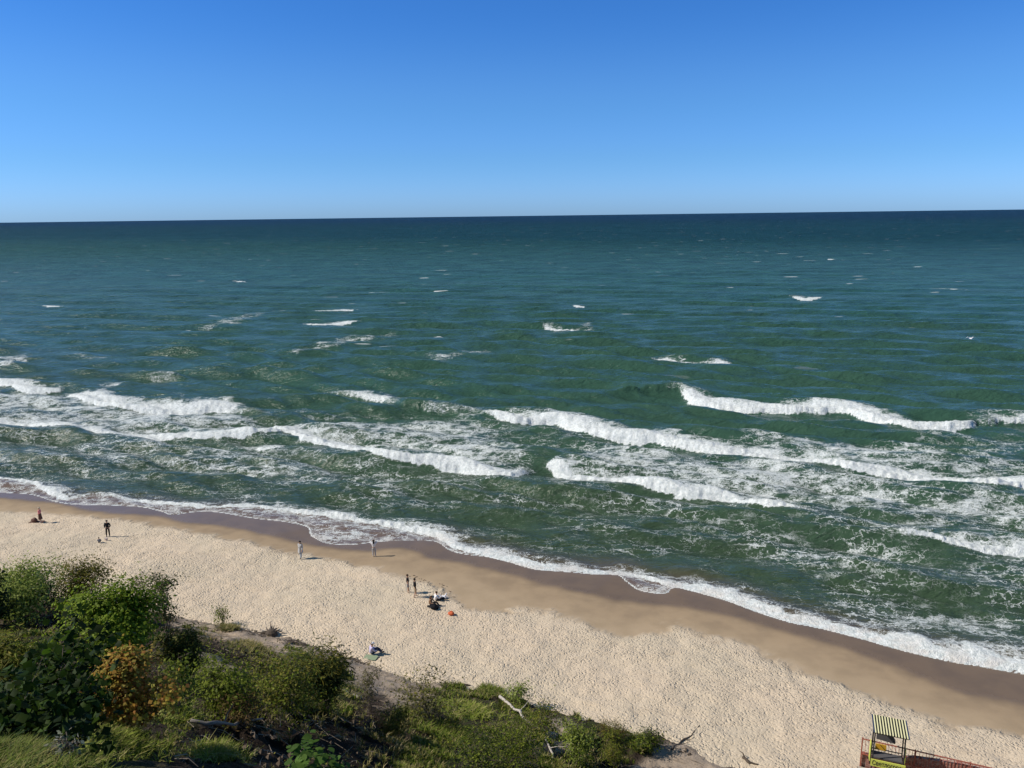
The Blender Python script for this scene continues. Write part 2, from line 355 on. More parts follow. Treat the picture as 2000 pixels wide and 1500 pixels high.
pale *= 1 - peat_shade; Z = Z - 0.45 * peat_shade
green = np.zeros(X.shape)
for i, q in enumerate(GR): green = np.maximum(green, softpoly(q, nz=40, seed=10 + i))
m = NT('hillside_soil'); p = m.pos(); pa = m.attr('pale'); ga = m.attr('green')
n1 = m.noise(p, 1.4, 6, 0.65); n2 = m.noise(p, 9, 5, 0.65); n3 = m.noise(m.pos((1, 1, 3)), 0.5, 5, 0.7)
dark = m.mix(m.rng(n2, 0.35, 0.7), (0.020, 0.014, 0.010), (0.085, 0.062, 0.046))
dark = m.mix(m.rng(n3, 0.56, 0.68), dark, (0.30, 0.235, 0.18))
pl = m.mix(m.rng(n1, 0.3, 0.7), (0.46, 0.365, 0.275), (0.31, 0.245, 0.19)); pl = m.mix(m.rng(n2, 0.55, 0.75), pl, (0.16, 0.12, 0.095))
gn = m.mix(n1, (0.035, 0.045, 0.012), (0.075, 0.085, 0.025))
pt = m.attr('peat_shade'); c = m.mix(pa, dark, pl); c = m.mix(m.math('MULTIPLY', pt, m.rng(n1, .25, .5, .5, 1)), c, m.mix(n2, (.012, .009, .007), (.045, .032, .024))); c = m.mix(m.math('MULTIPLY', ga, m.rng(n1, 0.42, 0.62)), c, gn)
bm_ = m.bump(m.math('ADD', m.math('MULTIPLY', n1, 1.5), n2), 0.9, m.rng(pa, 0, 1, 0.16, 0.05, False))
MAT_HILL = m.done(m.princ(c, 0.95, 0.1, bm_))
ho = mk('hillside', np.stack([X, Y, Z], 1), grid_faces(len(hxs), len(hys)), MAT_HILL, smooth=True, attrs={'pale': pale, 'green': green * (1 - peat_shade), 'peat_shade': peat_shade}); ho['kind'] = 'structure'
HILL = dict(X=X, Y=Y, Z=Z, qx=qx, qy=qy, qz=qz, green=green, pale=pale)

# ------------------------------------------------------------------ the sea
def rows():
    y = 40.0; out = []
    while y < 60000:
        out.append(y); d = y
        st = max(0.16, (d * d + H * H) / (H * 769) * 0.85)
        if d > 600: st = max(st, d * 0.03)
        y += st
    out.append(90000.0); return np.array(out)
ry = rows(); NC = 1050
tcol = np.linspace(-1, 1, NC)
half = ry * 0.86 + 22
SX = tcol[None, :] * half[:, None] + 6; SY = np.repeat(ry[:, None], NC, 1)
SX = SX.ravel(); SY = SY.ravel(); N = len(SX)
dist = np.hypot(SX, SY)
dshore = np.where(SY < 260, 0, 400.0); near = SY < 260
dshore[near] = -wdist(SX[near], SY[near])          # + seaward
SZ = np.zeros(N); foam = np.zeros(N); lace = np.zeros(N); amp_env = sstep(0, 16, dshore)
# wind waves and swell
wr = np.random.default_rng(5)
for k in range(46):
    L = 2.6 * (15 / 2.6) ** (k / 45.0); th = R(-90 - 20) + wr.normal(0, 0.30)
    a = 0.0195 * L ** 0.8 * wr.uniform(0.6, 1.2) * 0.9; kk = 2 * math.pi / L; ph = wr.uniform(0, 6.28)
    fade = 1 - sstep(L * 0.12, L * 0.34, (dist ** 2 + H * H) / (H * 769) * 0.85)
    arg = kk * (SX * math.cos(th) + SY * math.sin(th)) + ph + 0.8 * fbm(SX / L * 0.25, SY / L * 0.25, 60 + k, 2)
    SZ += a * fade * (np.sin(arg) + 0.22 * np.cos(2 * arg)) * (0.3 + 0.7 * amp_env)
for k, (L, dth, a) in enumerate([(21, 0.05, .17), (16, -.10, .15), (13, .12, .12), (10.5, -.04, .10), (27, -.02, .16)]):
    th = R(-90 - 17) + dth; kk = 2 * math.pi / L; fade = 1 - sstep(L * 0.18, L * 0.5, (dist ** 2 + H * H) / (H * 769) * 0.85)
    arg = kk * (SX * math.cos(th) + SY * math.sin(th)) + k * 2.1 + 1.6 * fbm(SX / 60, SY / 60, 240 + k, 3)
    SZ += a * fade * (np.sin(arg) + .3 * np.cos(2 * arg)) * np.clip(1 + 1.3 * fbm(SX / 45, SY / 30, 250 + k, 2), 0, 2) * amp_env * (0.35 + 0.65 * sstep(40, 75, dshore))
# breakers: front-foot line px, py, foam strength; height m, foam width m, back length m
BR = [
 ([(1180, 772, 0), (1250, 770, 0), (1325, 768, .3), (1350, 786, 1), (1400, 796, 1), (1460, 802, 1), (1530, 805, 1), (1600, 805, 1), (1640, 803, 1), (1700, 818, 1), (1760, 832, 1), (1830, 840, 1), (1898, 836, 1), (1912, 828, .2), (1960, 824, .5), (2060, 826, .4), (2200, 835, 0)], 1.4, 4.2, 5.0),
 ([(600, 762, 0), (660, 768, .35), (740, 782, .5), (790, 800, 0), (850, 806, .35), (900, 808, .25), (950, 814, .4), (1000, 826, 1), (1040, 826, .8), (1088, 826, .6), (1120, 838, 1), (1160, 850, 1), (1210, 858, 1), (1280, 865, 1), (1350, 876, 1), (1420, 888, 1), (1500, 900, 1), (1600, 914, 1), (1700, 929, 1), (1800, 942, 1), (1900, 955, 1), (2000, 958, 1), (2150, 975, .9), (2400, 1010, 0)], 1.45, 4.6, 5.5),
 ([(500, 838, 0), (548, 842, .9), (590, 862, 1), (640, 874, 1), (700, 892, 1), (760, 904, 1), (850, 914, 1), (930, 924, 1), (1000, 933, 1), (1020, 924, .6), (1060, 905, 0)], 1.05, 3.4, 4.5),
 ([(1060, 905, 0), (1078, 912, 1), (1100, 928, 1), (1130, 936, 1), (1180, 936, 1), (1250, 950, 1), (1320, 964, 1), (1400, 972, .7), (1450, 984, .9), (1500, 996, .9), (1560, 1004, .4), (1640, 1020, 0)], .95, 2.4, 4.0),
 ([(-200, 812, .8), (0, 826, .8), (60, 832, .8), (150, 842, 1), (200, 849, 1), (260, 854, 1), (340, 857, 1), (430, 857, 1), (500, 854, .9), (550, 846, .5), (590, 840, 0)], 0.7, 2.4, 5.0),
 ([(120, 768, 0), (142, 776, .9), (175, 789, 1), (230, 799, 1), (300, 806, 1), (360, 807, 1), (412, 800, 1), (440, 804, .5), (470, 808, .3), (520, 812, 0)], 1.1, 5.6, 5.0),
 ([(-200, 735, .9), (0, 752, 1), (30, 762, 1), (60, 768, 1), (104, 766, .8), (130, 764, 0)], 0.9, 3.4, 4.0),
 ([(1700, 1048, 0), (1760, 1054, .45), (1830, 1062, .7), (1900, 1075, .9), (1950, 1083, .9), (2000, 1085, 1), (2100, 1090, .9), (2250, 1105, 0)], 0.8, 1.7, 4.0),
 ([(592, 633, .5), (604, 635, 1), (640, 634, .9), (690, 630, .7), (712, 625, 0)], .55, 4.5, 4),
 ([(612, 608, .4), (640, 609, .7), (690, 607, .6), (704, 604, 0)], .4, 3.2, 4),
 ([(842, 658, .3), (848, 661, 1), (858, 663, 1), (872, 660, .5), (885, 658, 0)], .5, 4, 4),
 ([(1062, 638, .4), (1072, 644, 1), (1098, 648, 1), (1122, 644, 1), (1132, 640, 0)], .6, 4.6, 4),
 ([(1548, 580, .5), (1560, 585, 1), (1578, 587, 1), (1600, 583, 1), (1610, 580, 0)], .6, 6.5, 5),
 ([(1275, 700, .3), (1290, 703, .7), (1330, 710, 1), (1360, 713, 1), (1400, 713, 1), (1422, 710, .8), (1436, 708, 0)], .65, 3.6, 4),
 ([(1118, 597, .3), (1126, 600, 1), (1140, 600, .8), (1148, 598, 0)], .4, 5, 4),
 ([(80, 598, .4), (95, 600, .7), (128, 599, .5), (140, 597, 0)], .3, 4, 4),
 ([(455, 549, .4), (470, 551, .7), (484, 549, .2)], .3, 6, 4), ([(1620, 507, .6), (1640, 508, .3)], .3, 7, 4), ([(1848, 565, .6), (1868, 566, .5)], .3, 5, 4),
 ([(498, 872, .3), (512, 876, .8), (540, 875, .5), (560, 872, 0)], .35, .9, 3),
 # swells not yet breaking
 ([(820, 745, 0), (900, 742, 0), (980, 745, 0), (1060, 755, 0), (1120, 770, 0)], .55, 1, 5), ([(380, 735, 0), (450, 742, 0), (540, 755, 0), (610, 765, 0)], .6, 1, 5),
 ([(1420, 712, 0), (1500, 716, 0), (1600, 726, 0), (1700, 730, 0)], .55, 1, 5), ([(1560, 655, 0), (1700, 664, 0), (1850, 668, 0)], .5, 1, 6),
 ([(900, 1010, 0), (1000, 1015, 0), (1100, 1025, 0), (1200, 1050, 0), (1300, 1070, 0)], .35, 1, 4), ([(1100, 1060, 0), (1250, 1085, 0), (1400, 1115, 0)], .3, 1, 4),
 ([(1550, 1130, 0), (1700, 1160, 0), (1900, 1190, 0)], .3, 1, 4), ([(480, 800, 0), (560, 812, 0), (640, 820, 0), (760, 815, 0)], .35, 1, 4),
 ([(300, 935, 0), (450, 940, 0), (600, 955, 0), (760, 985, 0)], .3, 1, 4), ([(1000, 880, 0), (1080, 905, 0)], .3, 1, 3),
]
lump = None
for bi, (pts, A_, wf, bl) in enumerate(BR):
    C3 = cat([(*at_z(a, b, 0.0)[:2], c) for a, b, c in pts], 2); P = C3[:, :2]; S = np.clip(C3[:, 2], 0, 1)
    sel = near_ = (SX > P[:, 0].min() - 14) & (SX < P[:, 0].max() + 14) & (SY > P[:, 1].min() - 14) & (SY < P[:, 1].max() + 24)
    x = SX[sel]; y = SY[sel]
    x2 = x + 0.5 * fbm(x * 0.5, y * 0.5, 80 + bi, 3); y2 = y + 0.7 * fbm(x * 0.45, y * 0.45, 90 + bi, 3) + 0.3 * fbm(x * 1.7, y * 1.7, 95, 2)
    d, s, t = polyline(P, x2, y2); sd = s * d            # + seaward (behind)
    ends = np.minimum(t, len(P) - 1 - t); tap = sstep(0, 1.8, ends)
    endd = np.minimum(np.hypot(x2 - P[0, 0], y2 - P[0, 1]), np.hypot(x2 - P[-1, 0], y2 - P[-1, 1]))
    f = np.interp(t, np.arange(len(P)), S)
    if S.max() == 0: tap = sstep(0, 8, endd) * tap
    fr = 0.55 if S.max() > 0 else 2.2
    prof = sstep(-fr * 0.5, fr * 1.6, sd) * np.exp(-np.maximum(sd - fr, 0) / bl * 1.0) - 0.12 * np.exp(-((sd + 1.4) / 1.3) ** 2)
    hv = A_ * (0.8 if bi == 0 else 0.62) * (0.85 + 0.18 * fbm(t * 0.45, t * 0 + bi, 70, 3))
    far = (sd > -4) & (d < 20)
    SZ[sel] += np.where(far, hv * tap * prof, 0)
    wloc = wf * 0.9 * (0.85 + 0.32 * fbm(x * 0.35, y * 0.35, 100 + bi, 3)) * (0.35 + 0.65 * f)
    core = sstep(-0.35, 0.1, sd) * (1 - sstep(wloc * 0.45, wloc * 1.5, sd)) * sstep(0.02, 0.25, f) * (0.35 + 0.65 * sstep(0.3, 0.8, f)) * (d < 14)
    foam[sel] = np.maximum(foam[sel], core)
    tail = sstep(-0.5, 0.3, sd) * (1 - sstep(wloc, wloc + 4.0, sd)) * f * 0.95 * (d < 16)
    lace[sel] = np.maximum(lace[sel], tail)
    refl = (1 - sstep(0.2, 2.2, -sd)) * (sd < 0) * f * 0.32 * (d < 8); lace[sel] = np.maximum(lace[sel], refl)
# shore break: white bore running along the beach
SB = [(-200, 925, .5, .8), (0, 942, .8, .9), (60, 950, .9, 1.3), (100, 968, 1, 1.5), (128, 977, .7, .8), (180, 968, .45, .5), (250, 977, .6, .7), (330, 988, .75, .9), (400, 993, .8, .7), (470, 990, .8, .7), (540, 995, .9, .9), (600, 1003, .9, .9),
      (660, 1012, 1, 1.1), (720, 1022, .8, 1.1), (780, 1032, 1, 1.3), (850, 1048, 1, 1.6), (885, 1072, 1, 2.0), (950, 1086, 1, 1.5), (1000, 1098, 1, 1.5), (1040, 1110, 1, 1.4), (1100, 1115, .9, 1.2), (1160, 1120, .9, 1.1),
      (1210, 1122, .8, .7), (1260, 1130, .8, .7), (1310, 1145, .9, .8), (1370, 1158, 1, 1.5), (1430, 1176, 1, 1.8), (1480, 1195, 1, 1.8), (1540, 1214, 1, 1.7), (1600, 1226, 1, 1.5), (1680, 1246, .9, 1.6), (1750, 1266, .95, 2.0),
      (1840, 1288, 1, 2.3), (1900, 1298, 1, 2.4), (2000, 1316, 1, 2.4), (2300, 1374, 1, 2), (2600, 1430, 1, 2)]
C3 = cat([(*at_z(a[0], a[1], 0.0)[:2], a[2], a[3]) for a in SB], 2); P = C3[:, :2]; S = np.clip(C3[:, 2], 0, 1); WD = C3[:, 3]
sel = near & (dshore < 14) & (dshore > -3)
x = SX[sel]; y = SY[sel]
d, s, t = polyline(P, x + 0.22 * fbm(x * 0.9, y * 0.9, 131, 3), y + 0.35 * fbm(x * 0.9, y * 0.9, 132, 3)); sd = s * d
f = np.interp(t, np.arange(len(P)), S); wl_ = 0.78 * np.interp(t, np.arange(len(P)), WD) * (1 + 0.6 * fbm(x * 0.5, y * 0.5, 133, 3))
SZ[sel] += 0.42 * wl_ / 1.5 * sstep(-0.25, 0.5, sd) * np.exp(-np.maximum(sd - 0.5, 0) / 1.7)
core = sstep(-0.18, 0.05, sd) * (1 - sstep(wl_ * 0.6, wl_ * 1.35, sd)) * f
foam[sel] = np.maximum(foam[sel], core)
lace[sel] = np.maximum(lace[sel], sstep(-0.3, 0.2, sd) * (1 - sstep(wl_, wl_ + 2.6, sd)) * 0.75 * f)
thin = (sd < 0.1)
lace[sel] = np.maximum(lace[sel], np.where(thin, 0.62, 0))
foam[sel] = np.maximum(foam[sel], 0.8 * np.exp(-((dshore[sel] - 0.10) / 0.10) ** 2) * thin)
thinA = np.zeros(N); thinA[sel] = sstep(0.6, -0.4, sd)
# drifting lace
ZONES = [([(-200, 760), (120, 765), (420, 795), (560, 820), (550, 845), (300, 855), (0, 830), (-200, 815)], .95), ([(550, 838), (700, 820), (950, 808), (1040, 860), (1060, 900), (1010, 925), (700, 885)], .80),
         ([(720, 860), (900, 845), (1030, 880), (1000, 925), (760, 900)], .95),
         ([(1090, 880), (1200, 860), (1500, 905), (1800, 945), (2100, 985), (2100, 1040), (1700, 1010), (1500, 985), (1180, 930)], .86), ([(1250, 890), (1500, 905), (1620, 960), (1500, 985), (1300, 950)], .96),
         ([(1400, 860), (1450, 845), (1650, 855), (1850, 870), (2050, 905), (2100, 955), (1900, 945), (1600, 905)], .86), ([(1700, 840), (2100, 850), (2100, 930), (1900, 890)], .45),
         ([(-100, 850), (300, 860), (560, 860), (800, 910), (1000, 935), (950, 960), (700, 965), (300, 930), (-100, 880)], .55), ([(250, 870), (560, 870), (700, 910), (600, 950), (350, 920)], .66),
         ([(550, 900), (850, 930), (1100, 950), (1050, 1000), (800, 985), (600, 960)], .42), ([(1050, 940), (1300, 970), (1560, 1005), (1500, 1040), (1250, 1010), (1100, 980)], .52),
         ([(1180, 960), (1300, 970), (1330, 1010), (1220, 1010)], .72), ([(1500, 980), (2100, 1020), (2100, 1090), (1850, 1060), (1600, 1040)], .74), ([(1280, 1000), (1700, 1040), (2100, 1090), (2100, 1200), (1700, 1150), (1400, 1100)], .5),
         ([(1560, 1120), (1700, 1130), (1850, 1170), (2100, 1200), (2100, 1300), (1850, 1270), (1650, 1230), (1520, 1190)], .70), ([(1380, 1130), (1560, 1150), (1560, 1200), (1400, 1165)], .48), ([(900, 960), (1250, 1000), (1350, 1090), (1100, 1080), (900, 1020)], .36),
         ([(380, 640), (420, 625), (510, 608), (515, 618), (440, 635), (390, 645)], .74), ([(560, 690), (640, 662), (780, 646), (780, 656), (680, 672), (580, 696)], .66), ([(830, 695), (880, 683), (960, 677), (955, 692), (860, 703)], .72),
         ([(-50, 700), (60, 690), (50, 712), (-50, 725)], .85), ([(170, 760), (230, 742), (350, 728), (350, 736), (280, 752), (200, 765)], .8), ([(1120, 638), (1170, 628), (1165, 640), (1125, 645)], .8), ([(320, 762), (430, 775), (440, 785), (340, 775)], .8), ([(140, 690), (230, 694), (220, 702), (140, 700)], .6),
         ([(640, 755), (740, 768), (730, 780), (640, 768)], .6), ([(-50, 940), (120, 955), (180, 985), (100, 985), (-50, 965)], .8), ([(1010, 1075), (1070, 1078), (1060, 1095), (1010, 1098)], .7)]
for zi, (q, st) in enumerate(ZONES):
    P = np.array([at_z(a, b, 0.0)[:2] for a, b in q + [q[0]]])
    sel = (SX > P[:, 0].min() - 5) & (SX < P[:, 0].max() + 5) & (SY > P[:, 1].min() - 5) & (SY < P[:, 1].max() + 5)
    x = SX[sel]; y = SY[sel]; x2 = x + 3 * fbm(x * 0.2, y * 0.2, 140 + zi, 3); y2 = y + 3 * fbm(x * 0.22, y * 0.22, 160 + zi, 3)
    d, _, _ = polyline(P, x2, y2); ins = inpoly(P[:-1], x2, y2)
    v = sstep(-1.0, 3.0, np.where(ins, d, -d)) * st * 0.86 * (0.85 + 0.45 * fbm(x * 0.15, y * 0.3, 170 + zi, 3))
    lace[sel] = np.maximum(lace[sel], v)
lace = np.maximum(lace, (0.30 + 0.12 * fbm(SX * 0.05, SY * 0.08, 190, 3)) * (1 - sstep(40, 55, dshore)) * sstep(1, 4, dshore))
# lumpy churned foam
fm = foam > 0.15
SZ[fm] += foam[fm] * (0.18 * fbm(SX[fm] * 1.3, SY[fm] * 1.1, 200, 3) + 0.16 * fbm(SX[fm] * 3.1, SY[fm] * 2.4, 203, 3)) * sstep(0.3, 3.5, dshore[fm])
SZ += 0.02 * sstep(0, 1.5, dshore)
inl = dshore < 0
SZ = np.where(inl, -0.05 - 0.03 * np.minimum(-dshore, 3), SZ * sstep(-0.3, 2.2, dshore) + 0.015)
keep_row = np.ones(len(ry), bool)
F = grid_faces(NC, len(ry))
bad = (dshore < -1.5); F = F[~bad[F].any(1)]
used = np.zeros(N, bool); used[F.ravel()] = True; remap = np.cumsum(used) - 1; F = remap[F]
V = np.stack([SX, SY, SZ], 1)[used]

m = NT('sea_water'); p = m.pos()
sep = m.n('ShaderNodeSeparateXYZ'); g = m.n('ShaderNodeNewGeometry'); m.put(sep.inputs[0], g.outputs['Position'])
px_, py_ = sep.outputs[0], sep.outputs[1]
fo = m.attr('foam'); la = m.attr('lace'); th = m.attr('thin'); sh = m.attr('shore')
big = m.noise(m.pos((1, 2.2, 1), R(18)), 0.012, 4, 0.6)
lat = m.math('ADD', py_, m.math('MULTIPLY', m.math('SUBTRACT', big, 0.5), m.math('MULTIPLY', py_, 0.9)))
lat = m.math('ADD', lat, m.math('MULTIPLY', px_, 0.55))
body = m.mix(m.rng(lat, 60, 150), (0.045, 0.073, 0.039), (0.036, 0.088, 0.060))
body = m.mix(m.rng(lat, 150, 420), body, (0.028, 0.090, 0.070))
body = m.mix(m.rng(lat, 420, 1300), body, (0.007, 0.045, 0.054))
body = m.mix(m.rng(lat, 1100, 6000), body, (0.006, 0.030, 0.068))
body = m.mix(m.math('MULTIPLY', m.rng(m.noise(m.pos((1, 2, 1)), 0.03, 3), 0.4, 0.7), 0.25), body, (0.036, 0.074, 0.050))
body = m.mix(m.rng(sh, 0.6, 5.5, 0.85, 0), body, (0.10, 0.075, 0.055))
body = m.mix(th, body, (0.15, 0.108, 0.085))
g1 = m.noise(m.pos((0.8, 1, 1), R(14)), 0.20, 5, 0.65); g2 = m.noise(m.pos((0.8, 1, 1), R(14)), 0.055, 5, 0.7); g3 = m.noise(m.pos((0.7, 1, 1), R(10)), 0.012, 6, 0.75)
gg = m.mix(m.rng(py_, 160, 380), g1, g2); gg = m.mix(m.rng(py_, 700, 1800), gg, g3)
gval = m.rng(gg, 0.36, 0.64, 0.62, 1.42, False)  # streaks paint the light and dark of wave faces into the water colour
hs = m.n('ShaderNodeHueSaturation'); m.put(hs.inputs['Color'], body); m.put(hs.inputs['Value'], m.math('ADD', 1.0, m.math('MULTIPLY', m.math('SUBTRACT', gval, 1.0), m.rng(py_, 90, 450, 0.12, 0.8)))); body = hs.outputs[0]
# ripples
pa = m.pos((1, 2.3, 1), R(18)); pb = m.pos((1, 2.0, 1), R(-12))
rp = m.noise(pa, 0.9, 4, 0.62, 0.4); rp2 = m.noise(pb, 0.34, 4, 0.6, 0.3); rp3 = m.noise(pa, 0.06, 5, 0.65); rp4 = m.noise(pa, 0.010, 6, 0.7); rp5 = m.noise(m.pos((0.6, 1.7, 1), R(14)), 0.16, 4, 0.6)
hw = m.math('ADD', m.math('MULTIPLY', rp, 0.24), m.math('MULTIPLY', rp2, 0.66))
hw = m.math('ADD', hw, m.math('MULTIPLY', rp3, m.rng(py_, 100, 600, 0.6, 8.0, False)))
hw = m.math('ADD', hw, m.math('MULTIPLY', rp4, m.rng(py_, 500, 3000, 0, 40.0, False)))
hw = m.math('ADD', hw, m.math('MULTIPLY', rp5, m.rng(py_, 110, 320, 0.3, 3.2, False)))
nb = m.bump(hw, m.rng(sh, 0.3, 5, 0.12, 0.85), 1.0)
# foam pattern
warp = m.vmath('MULTIPLY', m.vmath('SUBTRACT', m.noise(p, 0.55, 4, 0.6, col=True), (0.5, 0.5, 0.5)), (3.4, 2.4, 0))
warp = m.vmath('ADD', warp, m.vmath('MULTIPLY', m.vmath('SUBTRACT', m.noise(p, 2.2, 3, 0.6, col=True), (0.5, 0.5, 0.5)), (1.1, 0.9, 0)))
pl = m.vmath('ADD', m.pos((0.62, 1.0, 1), R(14)), warp)
e1 = m.vor(pl, 0.85, 'DISTANCE_TO_EDGE'); e2 = m.vor(m.vmath('ADD', pl, m.vmath('MULTIPLY', m.noise(p, 2.2, 2, col=True), (0.6, 0.6, 0))), 1.9, 'DISTANCE_TO_EDGE')
e3 = m.vor(m.vmath('ADD', m.pos((0.6, 1.0, 1), R(14)), m.vmath('MULTIPLY', m.noise(p, 1.6, 4, 0.65, col=True), (2.0, 1.5, 0))), 3.4, 'DISTANCE_TO_EDGE')
br = m.noise(m.pos((0.75, 1.2, 1), R(14)), 0.55, 5, 0.68); br2 = m.noise(m.pos((0.7, 1.6, 1), R(14)), 2.4, 4, 0.7); bb = m.noise(m.pos((0.6, 1, 1), R(14)), 0.22, 4, 0.6)
thick = m.math('MULTIPLY', la, m.rng(br, 0.36, 0.64, 0.1, 1.1))
def line(e, w, gate, lo, hi):
    return m.math('MULTIPLY', m.rng(e, 0.0, m.math('MAXIMUM', m.math('MULTIPLY', thick, w), 0.001), 1, 0), m.rng(gate, lo, hi))
l1 = line(e1, 0.22, m.math('ADD', la, m.math('MULTIPLY', m.math('SUBTRACT', bb, .5), 1.2)), 0.12, 0.5)
l2 = line(e2, 0.24, m.math('ADD', la, m.math('MULTIPLY', m.math('SUBTRACT', br, .5), 1.6)), 0.38, 0.78)
l3 = line(e3, 0.34, m.math('ADD', la, m.math('MULTIPLY', m.math('SUBTRACT', br, .5), 2.2)), 0.55, 0.95)
blot = m.rng(m.math('ADD', m.math('MULTIPLY', la, 0.55), m.math('MULTIPLY', br, 0.9)), 1.04, 1.24)
lc = m.math('MAXIMUM', m.math('MAXIMUM', l1, l2), m.math('MAXIMUM', l3, m.math('MULTIPLY', blot, m.rng(br2, .3, .6, .2, 1))))
br3 = m.noise(m.pos((1.0, 0.55, 1), R(14)), 5.5, 4, 0.7)
solid = m.rng(m.math('ADD', fo, m.math('ADD', m.math('MULTIPLY', m.math('SUBTRACT', br2, 0.5), 1.0), m.math('MULTIPLY', m.math('SUBTRACT', br3, 0.5), 0.9))), 0.26, 0.58)
# scattered far whitecaps
wc = m.noise(m.pos((0.30, 1.0, 1), R(8)), 0.20, 2, 0.5, 0.2); wcm = m.noise(m.pos((1, 1, 1)), 0.028, 2)
cap_ = m.math('MULTIPLY', m.rng(wc, 0.715, 0.745), m.math('MULTIPLY', m.rng(wcm, 0.40, 0.55), m.rng(py_, 130, 260)))
vfar = m.vor(m.pos((0.22, 0.55, 1)), 0.07); capf = m.math('MULTIPLY', m.rng(vfar, 0.045, 0.09, 1, 0), m.rng(py_, 350, 700))
vf2 = m.vor(m.pos((0.2, 0.4, 1)), 0.02); capf2 = m.math('MULTIPLY', m.rng(vf2, 0.04, 0.08, 0.6, 0), m.rng(py_, 1500, 2500))
cap_ = m.math('MAXIMUM', cap_, m.math('MULTIPLY', m.math('MAXIMUM', capf, capf2), m.rng(m.noise(m.pos((.5, 1, 1)), 0.009, 4, .8), .42, .66, 0, .8)))
F_ = m.math('MAXIMUM', m.math('MAXIMUM', m.math('MULTIPLY', lc, 0.95), solid), cap_, clamp=True)
glint = m.princ(body, m.rng(py_, 60, 900, 0.16, 0.45, False), m.math('MULTIPLY', m.rng(py_, 80, 350, 0.30, 0.06), m.rng(gg, 0.35, 0.65, 0.8, 1.25, False)), nb, IOR=1.33)
glint_n = m.t.nodes[-1]
foamc = m.mix(m.rng(m.noise(p, 3.0, 4, 0.7), 0.3, 0.75), (0.55, 0.60, 0.60), (0.90, 0.92, 0.92))
foamc = m.mix(m.math('MULTIPLY', m.rng(sh, 0, 2.5, 0.35, 0), m.rng(br, 0.45, 0.6)), foamc, (0.62, 0.5, 0.42))
nf = m.bump(m.math('ADD', m.noise(p, 2.6, 5, 0.7), m.math('MULTIPLY', m.noise(p, 9, 3), 0.4)), 0.9, 0.22)
fs = m.princ(foamc, 0.8, 0.2, nf)
mx = m.n('ShaderNodeMixShader'); m.put(mx.inputs[0], F_); m.t.links.new(glint, mx.inputs[1]); m.t.links.new(fs, mx.inputs[2])
MAT_SEA = m.done(mx.outputs[0])
sea = mk('sea', V, F, MAT_SEA, smooth=True, attrs={'foam': foam[used], 'lace': lace[used], 'thin': thinA[used], 'shore': np.clip(dshore[used], -5, 500)})
sea['kind'] = 'structure'
#@@OBJECTS
# ------------------------------------------------------------------ materials of the small things
BARK = simple('bark', (0.16, 0.13, 0.10), 0.9, 0.4, 14); BARKP = simple('pale_bark', (0.34, 0.29, 0.24), 0.9, 0.35, 10)
DRIFT = simple('driftwood', (0.46, 0.41, 0.36), 0.85, 0.35, 12); DARKW = simple('dark_dead_wood', (0.09, 0.07, 0.055), 0.9, 0.4, 12)
LEAF = leafmat('leaf_surface', 0.45, 0.6); GRASS = leafmat('grass_blades', 0.25, 0.6)
def orth(v):
    a = np.cross(v, rng.normal(size=v.shape)); return a / np.maximum(np.linalg.norm(a, axis=1, keepdims=True), 1e-6)
def leaves(name, C, Nrm, size, cols, parent, mat=LEAF, asp=0.62, loc=None):
    """one leaf per centre: two triangles folded on the midrib"""
    n = len(C); L = orth(Nrm); S_ = np.cross(Nrm, L); s = size * rng.uniform(0.4, 1.5, (n, 1))
    a = C - L * s * 0.5; b = C + L * s * 0.5; c = C + S_ * s * asp * 0.5 - Nrm * s * 0.12 + L * s * 0.05; d = C - S_ * s * asp * 0.5 - Nrm * s * 0.12 + L * s * 0.05
    V = np.stack([a, c, b, d], 1).reshape(-1, 3); i = np.arange(n)[:, None] * 4
    F = np.concatenate([i + [[0, 1, 2]], i + [[0, 2, 3]]])
    k = rng.integers(0, len(cols), n); col = np.asarray(cols)[k] * rng.uniform(0.75, 1.25, (n, 1))
    return mk(name, V, F, mat, parent, False, {'col': np.repeat(col, 4, 0)}, loc)
def unit(v): return v / np.maximum(np.linalg.norm(v, axis=-1, keepdims=True), 1e-9)

